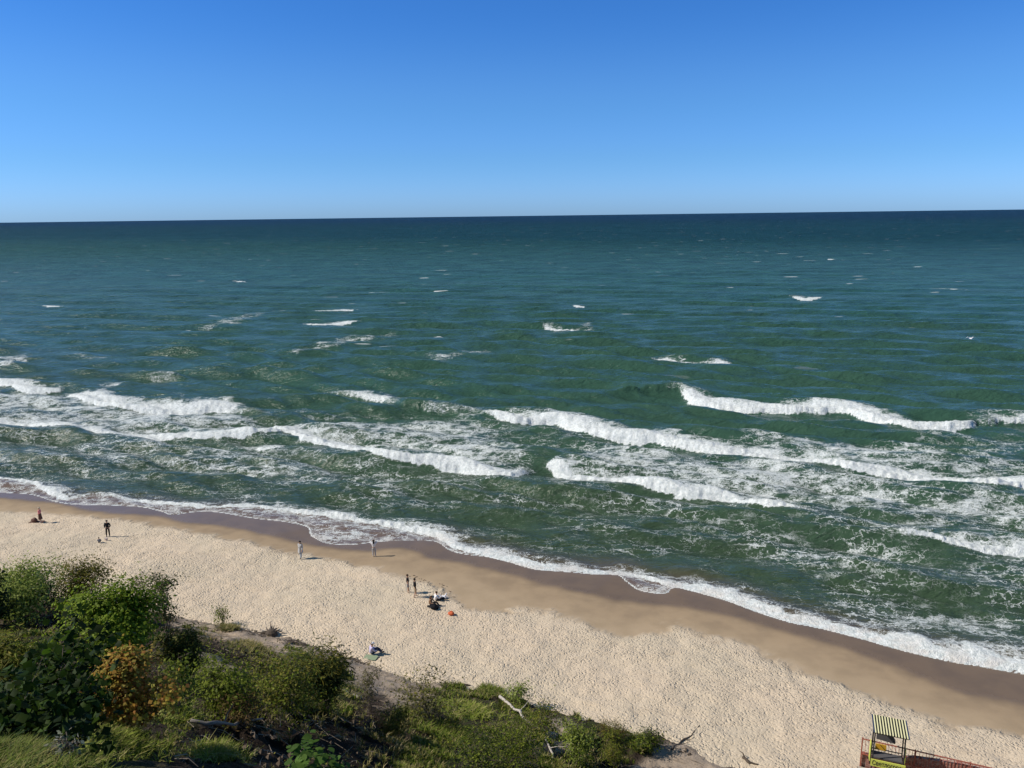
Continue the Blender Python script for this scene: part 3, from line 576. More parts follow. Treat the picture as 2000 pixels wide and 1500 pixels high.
def skeleton(h, w, kind):
    """branch polylines (points, r0, r1) and tip positions in local space"""
    B = []; tips = []
    stems = {'tree': 1, 'sparse': 3, 'bush': 5, 'spiky': 9, 'plant': 6}[kind]
    for s in range(stems):
        a = random.uniform(0, 6.28); lean = {'tree': 0.04, 'sparse': 0.16, 'bush': 0.30, 'spiky': 0.34, 'plant': 0.25}[kind] * w
        hh = h * random.uniform(0.72, 1.0) if stems > 1 else h * 0.94
        q = [np.array([0, 0, -0.15])]; n = 6
        for i in range(1, n + 1):
            t = i / n; q.append(np.array([math.cos(a) * lean * t ** 1.3, math.sin(a) * lean * t ** 1.3, hh * t]) + rng.normal(0, 0.02 * h, 3) * (t > 0) * [1, 1, .3])
        r = h * {'tree': 0.018, 'sparse': 0.009, 'bush': 0.010, 'spiky': 0.008, 'plant': 0.008}[kind]
        B.append((q, r, r * 0.2)); tips.append((q[-1], 0.5)); 
        nb = {'tree': 20, 'sparse': 12, 'bush': 10, 'spiky': 9, 'plant': 5}[kind]
        for j in range(nb):
            t = random.uniform({'tree': 0.12, 'sparse': 0.3, 'bush': 0.12, 'spiky': 0.15, 'plant': .3}[kind], 0.97); k = int(t * n); fr = t * n - k; o = q[k] * (1 - fr) + q[min(k + 1, n)] * fr
            b = random.uniform(0, 6.28); prof = {'tree': math.sin(math.pi * min(1, t * 0.92 + 0.12)) ** 0.6, 'sparse': 0.55, 'bush': math.sqrt(max(0.05, 1 - (t - 0.35) ** 2 * 1.9)), 'spiky': 0.55 * (1 - t * 0.6), 'plant': 0.6}[kind]
            ln = w * 0.5 * prof * random.choice((0.5, .65, .8, .95, 1.05, 1.25)); up = {'tree': 0.35, 'sparse': 0.9, 'bush': 0.35, 'spiky': 1.3, 'plant': .4}[kind]
            e = o + np.array([math.cos(b) * ln, math.sin(b) * ln, ln * up * random.uniform(0.3, 1.2)]); mid = (o + e) / 2 + rng.normal(0, 0.04 * ln, 3) + [0, 0, 0.06 * ln]
            B.append(([o, mid, e], r * 0.4, r * 0.1)); tips += [(e, 1.0), (mid, 0.7)]
            for _ in range(3 if kind != 'spiky' else 1):
                g = mid + (e - mid) * random.uniform(0, .8); e2 = g + np.array([*rng.normal(0, 0.30 * ln, 2), abs(rng.normal(0, .25)) * ln]); B.append(([g, e2], r * 0.2, r * 0.07)); tips.append((e2, 0.8))
    return B, tips
def plant(name, label, cat, px, py, top, wpx, kind, nleaf, lsize, cols, dens=1.0, group=None, depth=None, bark=BARK, loose=1.0):
    if depth is None: P, dep = hit(px, py)
    else: P = at_d(px, py, depth); dep = depth
    hs_ = np.linspace(.2, 14, 400); yy_ = proj(P + np.stack([0 * hs_, 0 * hs_, hs_], 1))[1]; h = 0.93 * float(np.interp(-top, -yy_, hs_)); w = wpx * dep / FPX
    t = thing(name, label, cat, P, 0, group)
    B, tips = skeleton(h, w, kind); mb = MB()
    for q, a, b in B: mb.tube(q, np.linspace(max(a, 0.006), max(b, 0.004), len(q)), 5, False)
    mb.build('trunk' if kind == 'tree' else 'stem', bark, t)
    tp = np.array([q for q, _ in tips]); wt = np.array([b for _, b in tips]); wt = wt * rng.uniform(0.3, 1.4, len(wt)) ** 2; wt /= wt.sum()
    k = rng.choice(len(tp), nleaf, p=wt); sp = {'tree': .085, 'sparse': .05, 'bush': .11, 'spiky': .06, 'plant': .08}[kind] * w * loose + lsize * 0.4
    C = tp[k] + rng.normal(0, 1, (nleaf, 3)) * sp * [1, 1, 0.8]
    C[:, 2] = np.abs(C[:, 2])
    if kind == 'spiky':
        C[:, 2] += rng.exponential(0.07 * h, nleaf)
    cen = np.array([0, 0, h * 0.5]); nr = unit(unit((C - cen) / [w, w, h]) * 0.75 + [0, 0, 0.45] + rng.normal(0, 0.42, (nleaf, 3)))
    leaves('crown' if kind == 'tree' else 'foliage', C, nr, lsize, cols, t, asp={'spiky': .18, 'sparse': .5, 'tree': .9, 'bush': .6, 'plant': .75}[kind])
    return t
G_MAPLE = [(.20, .28, .022), (.15, .22, .016), (.25, .33, .035), (.11, .17, .012)]
G_ORANGE = [(.44, .25, .05), (.42, .31, .06), (.50, .38, .09), (.33, .30, .05), (.34, .16, .045)]
G_LIGHT = [(.27, .33, .07), (.34, .40, .11), (.18, .24, .04)]
G_OLIVE = [(.20, .19, .03), (.26, .235, .045), (.13, .13, .022), (.08, .085, .015)]
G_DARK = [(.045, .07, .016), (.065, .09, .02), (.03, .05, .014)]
G_MID = [(.155, .20, .02), (.22, .26, .035), (.09, .12, .014)]
G_GREY = [(.16, .15, .06), (.20, .18, .08), (.11, .10, .04)]
G_BROWN = [(.16, .10, .04), (.21, .14, .055), (.13, .11, .03)]
PL = [
 ('conifer', 'dark spiky evergreen at the left edge of the slope, above the pale green bush', 'tree', -12, 1222, 1084, 62, 'tree', 3600, .16, G_DARK),
 ('shrub', 'pale green leafy shrub beside the dark evergreen at the left edge', 'shrub', 48, 1202, 1112, 110, 'bush', 12000, .165, G_LIGHT),
 ('sapling', 'small dark pointed sapling between the pale green shrub and the olive bush', 'tree', 97, 1196, 1128, 40, 'bush', 1100, .12, G_DARK),
 ('shrub', 'olive green rounded bush silhouetted against the beach sand left of the green maple', 'shrub', 150, 1196, 1110, 100, 'bush', 7000, .15, G_OLIVE),
 ('maple_tree', 'bright green maple with a dense rounded crown, tallest leafy tree on the slope', 'tree', 240, 1330, 1138, 178, 'tree', 15000, .115, G_MAPLE),
 ('young_tree', 'tall wispy tree with almost bare twigs rising above the green maple', 'tree', 283, 1290, 1076, 70, 'sparse', 900, .10, G_GREY),
 ('young_tree', 'thin open-crowned tree with dark sparse leaves just right of the green maple', 'tree', 332, 1262, 1100, 84, 'sparse', 1700, .13, G_DARK + G_GREY),
 ('maple_tree', 'small maple with orange and yellow leaves in front of the green maple', 'tree', 262, 1428, 1270, 140, 'tree', 8500, .085, G_ORANGE),
 ('sapling', 'lone small green sapling standing at the foot of the slope against the sand', 'tree', 436, 1222, 1182, 30, 'bush', 420, .13, G_MID),
 ('shrub', 'green broad bush right of the orange maple, below the dark bank', 'shrub', 445, 1395, 1290, 100, 'bush', 4200, .10, G_MID),
 ('shrub', 'wide yellow-green bush in the middle of the slope beside the dark broom', 'shrub', 556, 1398, 1292, 132, 'bush', 5400, .10, G_MID + G_OLIVE),
 ('broom_shrub', 'dark upright broom bush with spiky shoots right of the wide yellow-green bush', 'shrub', 640, 1392, 1282, 106, 'spiky', 5600, .22, G_DARK + G_OLIVE),
 ('shrub', 'low dark green bush on the crest just behind the wide yellow-green bush', 'shrub', 602, 1312, 1274, 66, 'bush', 1500, .11, G_DARK + G_MID),
 ('twiggy_shrub', 'nearly leafless twiggy shrub below the seated person in lilac', 'shrub', 724, 1392, 1298, 78, 'sparse', 650, .11, G_GREY),
 ('twiggy_shrub', 'loose olive shrub with pale bare branches at the edge of the sand in the centre', 'shrub', 842, 1420, 1302, 108, 'bush', 1900, .11, G_OLIVE + G_GREY),
 ('shrub', 'small fresh green bush on the slope edge beside the dead white branch', 'shrub', 1012, 1376, 1334, 42, 'bush', 620, .14, G_LIGHT),
 ('shrub', 'tall yellowish green leafy shrub near the bottom, right of the grassy mound', 'shrub', 1134, 1500, 1396, 62, 'bush', 2600, .11, G_LIGHT + G_MID),
 ('heather_bush', 'low reddish brown heather clump on the toe of the slope, left one of a pair', 'shrub', 1180, 1438, 1408, 42, 'spiky', 800, .12, G_BROWN + G_OLIVE),
 ('heather_bush', 'low reddish brown heather clump on the toe of the slope, right one of a pair', 'shrub', 1212, 1448, 1414, 34, 'spiky', 650, .12, G_BROWN + G_OLIVE),
 ('leafy_plant', 'bright large-leaved young plant at the bottom edge beside the dark soil patch', 'plant', 618, 1540, 1430, 80, 'plant', 0, .13, G_LIGHT),
 ('shrub', 'low olive bush on the far left in front of the dark bank', 'shrub', 35, 1345, 1262, 110, 'spiky', 3000, .2, G_OLIVE + G_MID),
 ('shrub', 'dark olive bush tucked behind the maples on their right side', 'shrub', 368, 1335, 1235, 84, 'spiky', 3000, .20, G_OLIVE + G_DARK),
 ('shrub', 'slender green shrub between the orange maple and the dark gully', 'shrub', 352, 1402, 1268, 50, 'bush', 1100, .10, G_MID),
 ('bramble', 'dense small-leaved bramble on the right flank of the grassy mound', 'shrub', 1000, 1500, 1408, 110, 'bush', 3600, .09, G_MID),
 ('bramble', 'low tangle of small dark leaves at the bottom edge beneath the white branch', 'shrub', 935, 1520, 1450, 110, 'bush', 3000, .09, G_MID + G_DARK),
 ('shrub', 'small round dark green bush at the right end of the vegetation', 'shrub', 1268, 1468, 1432, 46, 'bush', 1500, .12, G_DARK + G_MID),
 ('shrub', 'low olive bush on the bare ground right of the broom', 'shrub', 770, 1448, 1398, 78, 'spiky', 1500, .16, G_OLIVE),
 ('shrub', 'reddish dry undergrowth below the green broad bush', 'shrub', 480, 1420, 1378, 100, 'spiky', 1600, .13, G_BROWN),
 ('shrub', 'green low bush below the small fresh bush on the slope edge', 'shrub', 1058, 1432, 1392, 66, 'bush', 1500, .11, G_MID + G_OLIVE),
 ('shrub', 'mixed olive bush left of the tall yellowish green shrub at the bottom', 'shrub', 1200, 1500, 1446, 80, 'spiky', 2200, .15, G_OLIVE + G_MID),
 ('silver_plant', 'low plant with whitish leaves near the bottom left corner', 'plant', 118, 1484, 1438, 76, 'plant', 110, .05, [(.26, .28, .20), (.14, .18, .10), (.34, .33, .26)]),
 ('shrub', 'dry pinkish twig bush left of the green maple trunk', 'shrub', 168, 1290, 1235, 60, 'spiky', 900, .13, G_BROWN + G_GREY),
]
for a in PL:
    if a[9] and a[8]: plant(*a)
    else: LEAFY = a
def bigleaf_mesh(name, asp, cols):
    """a real leaf outline with a folded midrib, unit length along +Y, shared by every leaf"""
    me = bpy.data.meshes.new(name); o = [(0, 0), (.26, .12), (.46, .38), (.40, .66), (.18, .88), (0, 1.04)]
    V = [(0, 0, 0), (0, .35, .03), (0, .7, .02), (0, 1.04, -.06)]; R_ = [(x * asp, y, .07 * x) for x, y in o[1:-1]]; L_ = [(-x, y, z) for x, y, z in R_]
    V += R_ + L_; F = [(0, 4, 5, 1), (1, 5, 6, 2), (2, 6, 7, 3), (0, 1, 9, 8), (1, 2, 10, 9), (2, 3, 11, 10)]
    me.from_pydata(V, [], F); me.update()
    a = me.attributes.new('col', 'FLOAT_COLOR', 'POINT'); a.data.foreach_set('color', np.array([(*cols, 1)] * len(V), np.float32).ravel())
    me.materials.append(LEAF); return me
def leaf_objects(t, pts, size, meshes, cen):
    for p in pts:
        o = bpy.data.objects.new('leaf', random.choice(meshes)); COL.objects.link(o); o.parent = t; o.location = p
        n = Vector(p) - Vector(cen); n = n.normalized() * .6 + Vector((0, 0, .8)) + Vector(rng.normal(0, .4, 3))
        d = n.cross(Vector(rng.normal(0, 1, 3))).normalized(); n.normalize(); x = d.cross(n)
        M = Matrix((x, d, n)).transposed(); o.rotation_euler = M.to_euler(); s = size * random.uniform(.6, 1.2); o.scale = (s, s, s)
# foreground large-leaved tree in the lower left corner and the leafy plant at the bottom edge
P = at_d(40, 1640, 7.5); g = float(hill_z(np.array([P[0]]), np.array([P[1]]))[0])
t = thing('lime_tree', 'dark large-leaved tree in the shaded lower left corner, nearest to the viewer', 'tree', (P[0], P[1], g))
mb = MB(); base = np.array([0, 0, -.2]); tips = []
CTR = [(30, 1370, 9.8), (85, 1345, 11), (135, 1365, 11.5), (55, 1420, 9.2), (150, 1395, 10.8), (10, 1470, 8.8), (80, 1440, 9.6), (160, 1350, 11.5), (128, 1268, 12.5), (5, 1400, 9.4), (30, 1505, 8.6), (-30, 1440, 9), (-30, 1500, 8.4), (110, 1310, 12), (20, 1530, 8.2), (75, 1500, 8.8), (60, 1470, 9.2), (100, 1510, 9.2)]
fork = at_d(30, 1560, 8.2) - np.array([P[0], P[1], g]); mb.tube([base, fork * .5 + [.05, 0, 0], fork], [.06, .045, .035], 7, False)
for c in CTR:
    e = at_d(*c) - np.array([P[0], P[1], g]); mid = (fork + e) * 0.5 + rng.normal(0, .08, 3) + [0, 0, -.05]
    mb.tube([fork, mid, e], [.018, .012, .004], 6, False); tips.append(e); tips.append(mid * .3 + e * .7)
    for _ in range(6):
        q = e + rng.normal(0, .19, 3); mb.tube([mid * .3 + e * .7, q], [.006, .003], 4, False); tips.append(q)
mb.build('trunk', DARKW, t); tips = np.array(tips)
ms = [bigleaf_mesh('lime_leaf', .95, c) for c in ((.020, .045, .005), (.028, .060, .006), (.014, .030, .005), (.05, .10, .008))]  # lightest tone paints a few sunlit leaves into the dark crown
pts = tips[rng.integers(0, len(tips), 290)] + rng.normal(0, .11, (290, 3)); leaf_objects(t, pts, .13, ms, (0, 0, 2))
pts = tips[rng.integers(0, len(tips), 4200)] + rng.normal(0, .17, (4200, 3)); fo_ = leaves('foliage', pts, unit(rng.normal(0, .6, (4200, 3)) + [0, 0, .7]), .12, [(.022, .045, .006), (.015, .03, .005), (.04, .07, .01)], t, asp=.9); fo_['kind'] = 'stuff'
P, dep = hit(612, 1545)
P = at_d(612, 1560, dep); t = thing(LEAFY[0], LEAFY[1], LEAFY[2], P); mb = MB(); tips = []
for c in [(600, 1448), (612, 1465), (590, 1478), (628, 1480), (604, 1492), (640, 1492), (618, 1500), (578, 1498), (655, 1500), (632, 1512), (596, 1515), (665, 1514)]:
    e = at_d(c[0], c[1], dep * random.uniform(.96, 1.02)) - P; mb.tube([(0, 0, -.1), e * .5 + rng.normal(0, .05, 3), e], [.012, .008, .003], 5, False); tips.append(e)
mb.build('stem', BARK, t); tips = np.array(tips)
ms = [bigleaf_mesh('broad_leaf', .85, c) for c in ((.09, .17, .03), (.12, .21, .04), (.07, .13, .025))]
leaf_objects(t, tips[rng.integers(0, len(tips), 190)] + rng.normal(0, .09, (190, 3)), .13, ms, (0, 0, .5))

# ------------------------------------------------------------------ grass, ground cover and litter
def blades(C, n, hgt, spread, cols, wid=.022, lean=.5, off=np.zeros(3)):
    m_ = len(C); C = np.repeat(C, n, 0); k = len(C); h = hgt * rng.uniform(.5, 1.2, (k, 1)); a = rng.uniform(0, 6.283, k); d = np.stack([np.cos(a), np.sin(a), 0 * a], 1)
    sc = np.clip(proj(C + off)[2] / 34, .3, 1)[:, None]; h = h * sc; wid = wid * sc; C = C + d * rng.uniform(0, spread, (k, 1)) * sc; s = np.stack([-d[:, 1], d[:, 0], 0 * a], 1) * wid * rng.uniform(.6, 1.4, (k, 1))
    up = np.array([[0, 0, 1.]]); b1 = C + up * h * .6 + d * h * lean * .3; b2 = C + up * h * .85 + d * h * lean * rng.uniform(.6, 1.5, (k, 1))
    V = np.stack([C - s, C + s, b1 - s * .8, b1 + s * .8, b2], 1).reshape(-1, 3); i = np.arange(k)[:, None] * 5
    F = np.concatenate([i + [[0, 1, 3]], i + [[0, 3, 2]], i + [[2, 3, 4]]]); col = np.asarray(cols)[rng.integers(0, len(cols), k)] * rng.uniform(.7, 1.3, (k, 1))
    return V, F, np.repeat(col, 5, 0)
GC = [(.12, .17, .016), (.16, .205, .022), (.07, .10, .012), (.24, .22, .065)]
GB = [(.21, .27, .03), (.28, .32, .05), (.14, .19, .02), (.38, .34, .13)]
GC2 = [(.17, .16, .04), (.27, .23, .09), (.11, .12, .022), (.36, .29, .15)]
h_ = HILL; vis = (h_['qz'] > 11.5) & (h_['qx'] > -80) & (h_['qx'] < 2080) & (h_['qy'] > 1080) & (h_['qy'] < 1560) & (h_['Z'] > beach_z(h_['X'], h_['Y']) + .05)
def scatter(wgt, n):
    wgt = np.where(vis, wgt, 0); i = rng.choice(len(wgt), n, p=wgt / wgt.sum()); x = h_['X'][i] + rng.uniform(-.15, .15, n); y = h_['Y'][i] + rng.uniform(-.15, .15, n)
    return np.stack([x, y, hill_z(x, y) - .02], 1)
patchn = sstep(.0, .3, fbm(h_['X'] * .5, h_['Y'] * .5, 300, 4))
V1, F1, c1 = blades(scatter(h_['green'] ** 2 * patchn * (1 - peat_shade), 7500), 9, .26, .12, GC, .020)
V2, F2, c2 = blades(scatter((1 - h_['pale']) * patchn * (.3 + h_['green']), 2600), 9, .30, .10, GC2, .016, .8)
gr = mk('grass', np.concatenate([V1, V2]), np.concatenate([F1, F2 + len(V1)]), GRASS, None, False, {'col': np.concatenate([c1, c2])}); gr['kind'] = 'stuff'
wl2 = sstep(.05, .35, fbm(h_['X'] * .35, h_['Y'] * .35, 310, 4)) * (1 - h_['pale']) * (1 - .9 * peat_shade)
C = scatter(wl2 * (.2 + h_['green']), 27000); C[:, 2] += rng.exponential(.10, len(C))
gl = leaves('ground_cover', C, unit(rng.normal(0, .5, (len(C), 3)) + [-.2, 0, .8]), .075, G_MID + G_OLIVE, None); gl['kind'] = 'stuff'
# twigs and soil clods
mb = MB()
for p in scatter((1 - h_['green']) * (.4 + .6 * patchn), 1100):
    a = random.uniform(0, 6.28); l = random.uniform(.2, 1.1); q = p + [math.cos(a) * l, math.sin(a) * l, 0]; q[2] = hill_z(q[:1], q[1:2])[0] + random.uniform(.0, .16)
    mb.tube([p + [0, 0, .03], (p + q) / 2 + rng.normal(0, .05, 3) + [0, 0, .05], q], [.014, .011, .005], 3, False)
tw = mb.build('twigs', simple('weathered_twigs', (.24, .20, .16), .9, .5, 6)); tw['kind'] = 'stuff'
mb = MB()
for p in scatter((1 - h_['green']) * (1.2 - h_['pale']), 1500):
    r = random.uniform(.04, .15); c = [tuple(p + np.array([x, y, z]) * r * rng.uniform(.6, 1.2, 3)) for x, y, z in ((1, 0, 0), (0, 1, 0), (-1, 0, 0), (0, -1, 0), (0, 0, .9), (0, 0, -.6))]
    mb.add(c, [(0, 1, 4), (1, 2, 4), (2, 3, 4), (3, 0, 4), (1, 0, 5), (2, 1, 5), (3, 2, 5), (0, 3, 5)])
cl = mb.build('soil_clods', simple('crumbly_soil', (.10, .075, .055), .95, .5, 5)); cl['kind'] = 'stuff'
# tufts one can tell apart
for label, px, py, r, hh, cols in [('bright green grass tuft with straw tips at the bottom, right of the orange maple', 425, 1478, .42, .5, GB), ('long pale green grass tuft left of the orange maple trunk', 215, 1450, .8, .45, GB),
        ('grass tuft under the right side of the orange maple', 335, 1405, .6, .45, GB), ('green grass tuft around the foot of the lone sapling', 448, 1228, .7, .3, GC2), ('mossy grass tuft on the overhang of the dark bank', 490, 1262, 1.0, .3, GC2),
        ('shaded grass tuft in the very corner at bottom left under the large-leaved tree', 20, 1490, .5, .42, GC), ('grass tuft on the bare lip at the bottom edge beside the whitish plant', 85, 1494, .5, .42, GC), ('dry straw grass tuft at the bottom left beneath the orange maple', 150, 1490, .5, .4, GB), ('bright grass tuft on top of the central mound', 905, 1385, 1.5, .4, GB), ('thick green grass tuft at the lip of the toe beside the round bush', 1245, 1456, .5, .4, GC), ('bright grass tuft left of the white branch', 960, 1350, .9, .35, GC), ('sprawling green grass tuft below the central mound', 880, 1440, 1.4, .4, GC)]:
    P, dep = hit(px, py); n = int((160 * r + 60) * min(3, max(1, 40 / dep))); q = P + np.stack([rng.normal(0, r * .5, n), rng.normal(0, r * .5, n), np.zeros(n)], 1); q[:, 2] = hill_z(q[:, 0], q[:, 1]) - .02
    V, F, c = blades(q - P, 10, hh, .06, cols, .017, 1.1, P); o = mk('grass_tuft', V, F, GRASS, None, False, {'col': c}, P); tag(o, label, 'grass tuft')

# ------------------------------------------------------------------ dead wood
def log(name, label, pts, r0, r1, mat=DRIFT, lift=.1, side=()):
    W_ = [];
    for a, b in pts:
        P, dep = hit(a, b); W_.append(P + [0, 0, lift])
    o0 = W_[0].copy(); t = thing(name, label, 'dead wood', o0); mb = MB(); Q = []
    for i in range(len(W_) - 1):
        for k in range(3): Q.append(W_[i] + (W_[i + 1] - W_[i]) * k / 3 + rng.normal(0, r0 * .5, 3))
    Q.append(W_[-1]); Q = np.array(Q) - o0; n = len(Q); mb.tube(Q, [r0 + (r1 - r0) * i / (n - 1) * 1.0 + random.uniform(-.15, .15) * r0 for i in range(n)], 8); mb.build('log' if r0 > .08 else 'limb', mat, t, True)
    for (k, dx, dy, dz) in side:
        mb = MB(); s = Q[min(k, n - 1)]; e = s + np.array([dx, dy, dz]); mb.tube([s, (s + e) / 2 + rng.normal(0, .05, 3), e], [r0 * .5, r0 * .3, .012], 6); mb.build('branch', mat, t)
    return t
log('dead_branch', 'long bleached dead branch lying down the right side of the grassy mound', [(978, 1370), (1005, 1395), (1030, 1418), (1062, 1440)], .09, .05, lift=.28, side=[(4, .5, .5, .3), (7, -.6, .2, .4)])
log('dead_branch', 'thin white dead branch at the bottom edge continuing below the long one', [(1066, 1450), (1078, 1475), (1079, 1500)], .06, .04, side=[(2, .9, -.2, .2)])
log('fallen_log', 'weathered grey log lying level above the dark gully at lower left', [(372, 1420), (420, 1422), (470, 1419), (512, 1414)], .06, .035, simple('grey_log', (.20, .18, .16), .9, .5, 9), side=[(8, .4, .1, .5), (4, .2, .3, .4)])
log('fallen_log', 'short pale log lying beneath the dark broom', [(664, 1352), (690, 1360), (704, 1366)], .12, .08, side=[(1, -.5, .2, .3)])
log('dead_branch', 'dark forked root snaking over the sand at the toe of the slope', [(1312, 1466), (1330, 1452), (1350, 1440), (1366, 1418)], .06, .02, DARKW, .04, [(2, .7, .1, .1), (4, .5, -.1, .1)])
log('dead_branch', 'dark bit of driftwood on the sand at the bottom edge, near the grey rocks', [(1452, 1484), (1462, 1490), (1480, 1496)], .10, .04, DARKW, .05, [(1, -.3, .3, .3)])
P, dep = hit(292, 1402)
t = thing('broken_stump', 'broken stump with pale split wood leaning under the orange maple', 'dead wood', P)
mb = MB(); mb.tube([(-.25, 0, -.2), (-.12, 0, .12), (.05, .02, .32)], [.10, .08, .06], 8); mb.build('stump', DARKW, t, True)
mb = MB(); mb.tube([(.03, .02, .30), (.22, .05, .42), (.42, .05, .47)], [.065, .06, .02], 7); mb.build('split_wood', DRIFT, t)
mb = MB(); mb.tube([(.35, .05, .46), (.38, .06, .62)], [.02, .01], 5); mb.tube([(.3, .05, .44), (.33, .03, .2)], [.03, .012], 5); mb.build('branch', DRIFT, t)
P = ground_pt(530, 1241)
t = thing('root_stump', 'dark washed-up tree root lying on the sand right of the lone sapling', 'dead wood', P)
mb = MB(); mb.ball((0, 0, .12), (.5, .42, .38), 10, 6); mb.build('stump', DARKW, t)
for k in range(11):
    a = random.uniform(0, 6.28); l = random.uniform(.6, 1.2); mb = MB(); mb.tube([(0, 0, .2), (math.cos(a) * l * .5, math.sin(a) * l * .5, .35 * random.uniform(.4, 1.3)), (math.cos(a) * l, math.sin(a) * l, random.uniform(.05, .55))], [.09, .06, .015], 5)
    mb.build('root', random.choice((DARKW, DARKW, DRIFT)), t)
P = ground_pt(1340, 1477)
t = thing('root_clump', 'tangle of dark roots half buried beside the forked root', 'dead wood', P)
for k in range(9):
    a = random.uniform(0, 6.28); l = random.uniform(.3, .8); mb = MB(); mb.tube([(0, 0, .02), (math.cos(a) * l * .5, math.sin(a) * l * .5, .22), (math.cos(a) * l, math.sin(a) * l, .02)], [.06, .04, .012], 5); mb.build('root', DARKW, t)
# wrack line of small debris along the toe
mb = MB()
for (a, b) in [((440, 1226), (520, 1240)), ((540, 1250), (640, 1272)), ((640, 1272), (712, 1296)), ((560, 1252), (600, 1262)), ((860, 1140), (905, 1190)), ((800, 1125), (870, 1148))]:
    for _ in range(70 if b[1] > 1200 else 12):
        k = random.random(); p = hit(a[0] + (b[0] - a[0]) * k + random.gauss(0, 3), a[1] + (b[1] - a[1]) * k + random.gauss(0, 2))[0]
        an = random.gauss(-.5, .8); l = random.uniform(.06, .35); mb.bar(p + [0, 0, .02], p + [math.cos(an) * l, math.sin(an) * l, .03], .035, .03)
o = mb.build('beach_litter', DARKW); o['kind'] = 'stuff'

# ------------------------------------------------------------------ people
def cloth(name, col, rough=.85): return simple(name, col, rough, .12, 30, .2)
SKIN = cloth('skin', (.52, .32, .22), .6); BLACK = cloth('black_cloth', (.012, .013, .017)); NAVY = cloth('navy_cloth', (.03, .045, .09)); WHITE = cloth('white_cloth', (.78, .78, .82)); PINK = cloth('pink_cloth', (.72, .24, .24))
BROWN = cloth('brown_cloth', (.13, .07, .055)); GREYC = cloth('grey_cloth', (.20, .21, .24)); DENIM = cloth('pale_denim', (.30, .36, .44)); LILAC = cloth('lilac_cloth', (.50, .46, .66)); BEIGE = cloth('beige_cloth', (.42, .33, .22)); LGREY = cloth('light_grey_cloth', (.45, .45, .46))
HAIRD = cloth('dark_hair', (.012, .010, .009)); HAIRB = cloth('brown_hair', (.07, .035, .02)); HAIRL = cloth('fair_hair', (.55, .46, .34)); EYE = cloth('eye', (.01, .01, .01)); GREENC = cloth('green_towel', (.27, .33, .22)); ORANGE = cloth('orange_fabric', (.60, .14, .06)); TAN = cloth('tan_cloth', (.28, .16, .09))
def skin_obj(name, V, E, Rd, mat, parent, root=0, sub=1):
    me = bpy.data.meshes.new(name); me.from_pydata([tuple(v) for v in V], E, []); me.update()
    o = bpy.data.objects.new(name, me); COL.objects.link(o)
    md = o.modifiers.new('s', 'SKIN'); md.use_smooth_shade = True
    if not me.skin_vertices: me.skin_vertices.new()
    for i, r in enumerate(Rd):
        r = r if hasattr(r, '__len__') else (r, r); me.skin_vertices[0].data[i].radius = r; me.skin_vertices[0].data[i].use_root = (i == root)
    sb = o.modifiers.new('u', 'SUBSURF'); sb.levels = sub; sb.render_levels = sub
    dg = bpy.context.evaluated_depsgraph_get(); nm = bpy.data.meshes.new_from_object(o.evaluated_get(dg)); o.modifiers.clear(); o.data = nm
    if not nm.materials: nm.materials.append(mat)
    else: nm.materials[0] = mat
    o.parent = parent; return o
def lerp(a, b, t): return tuple(x + (y - x) * t for x, y in zip(a, b))
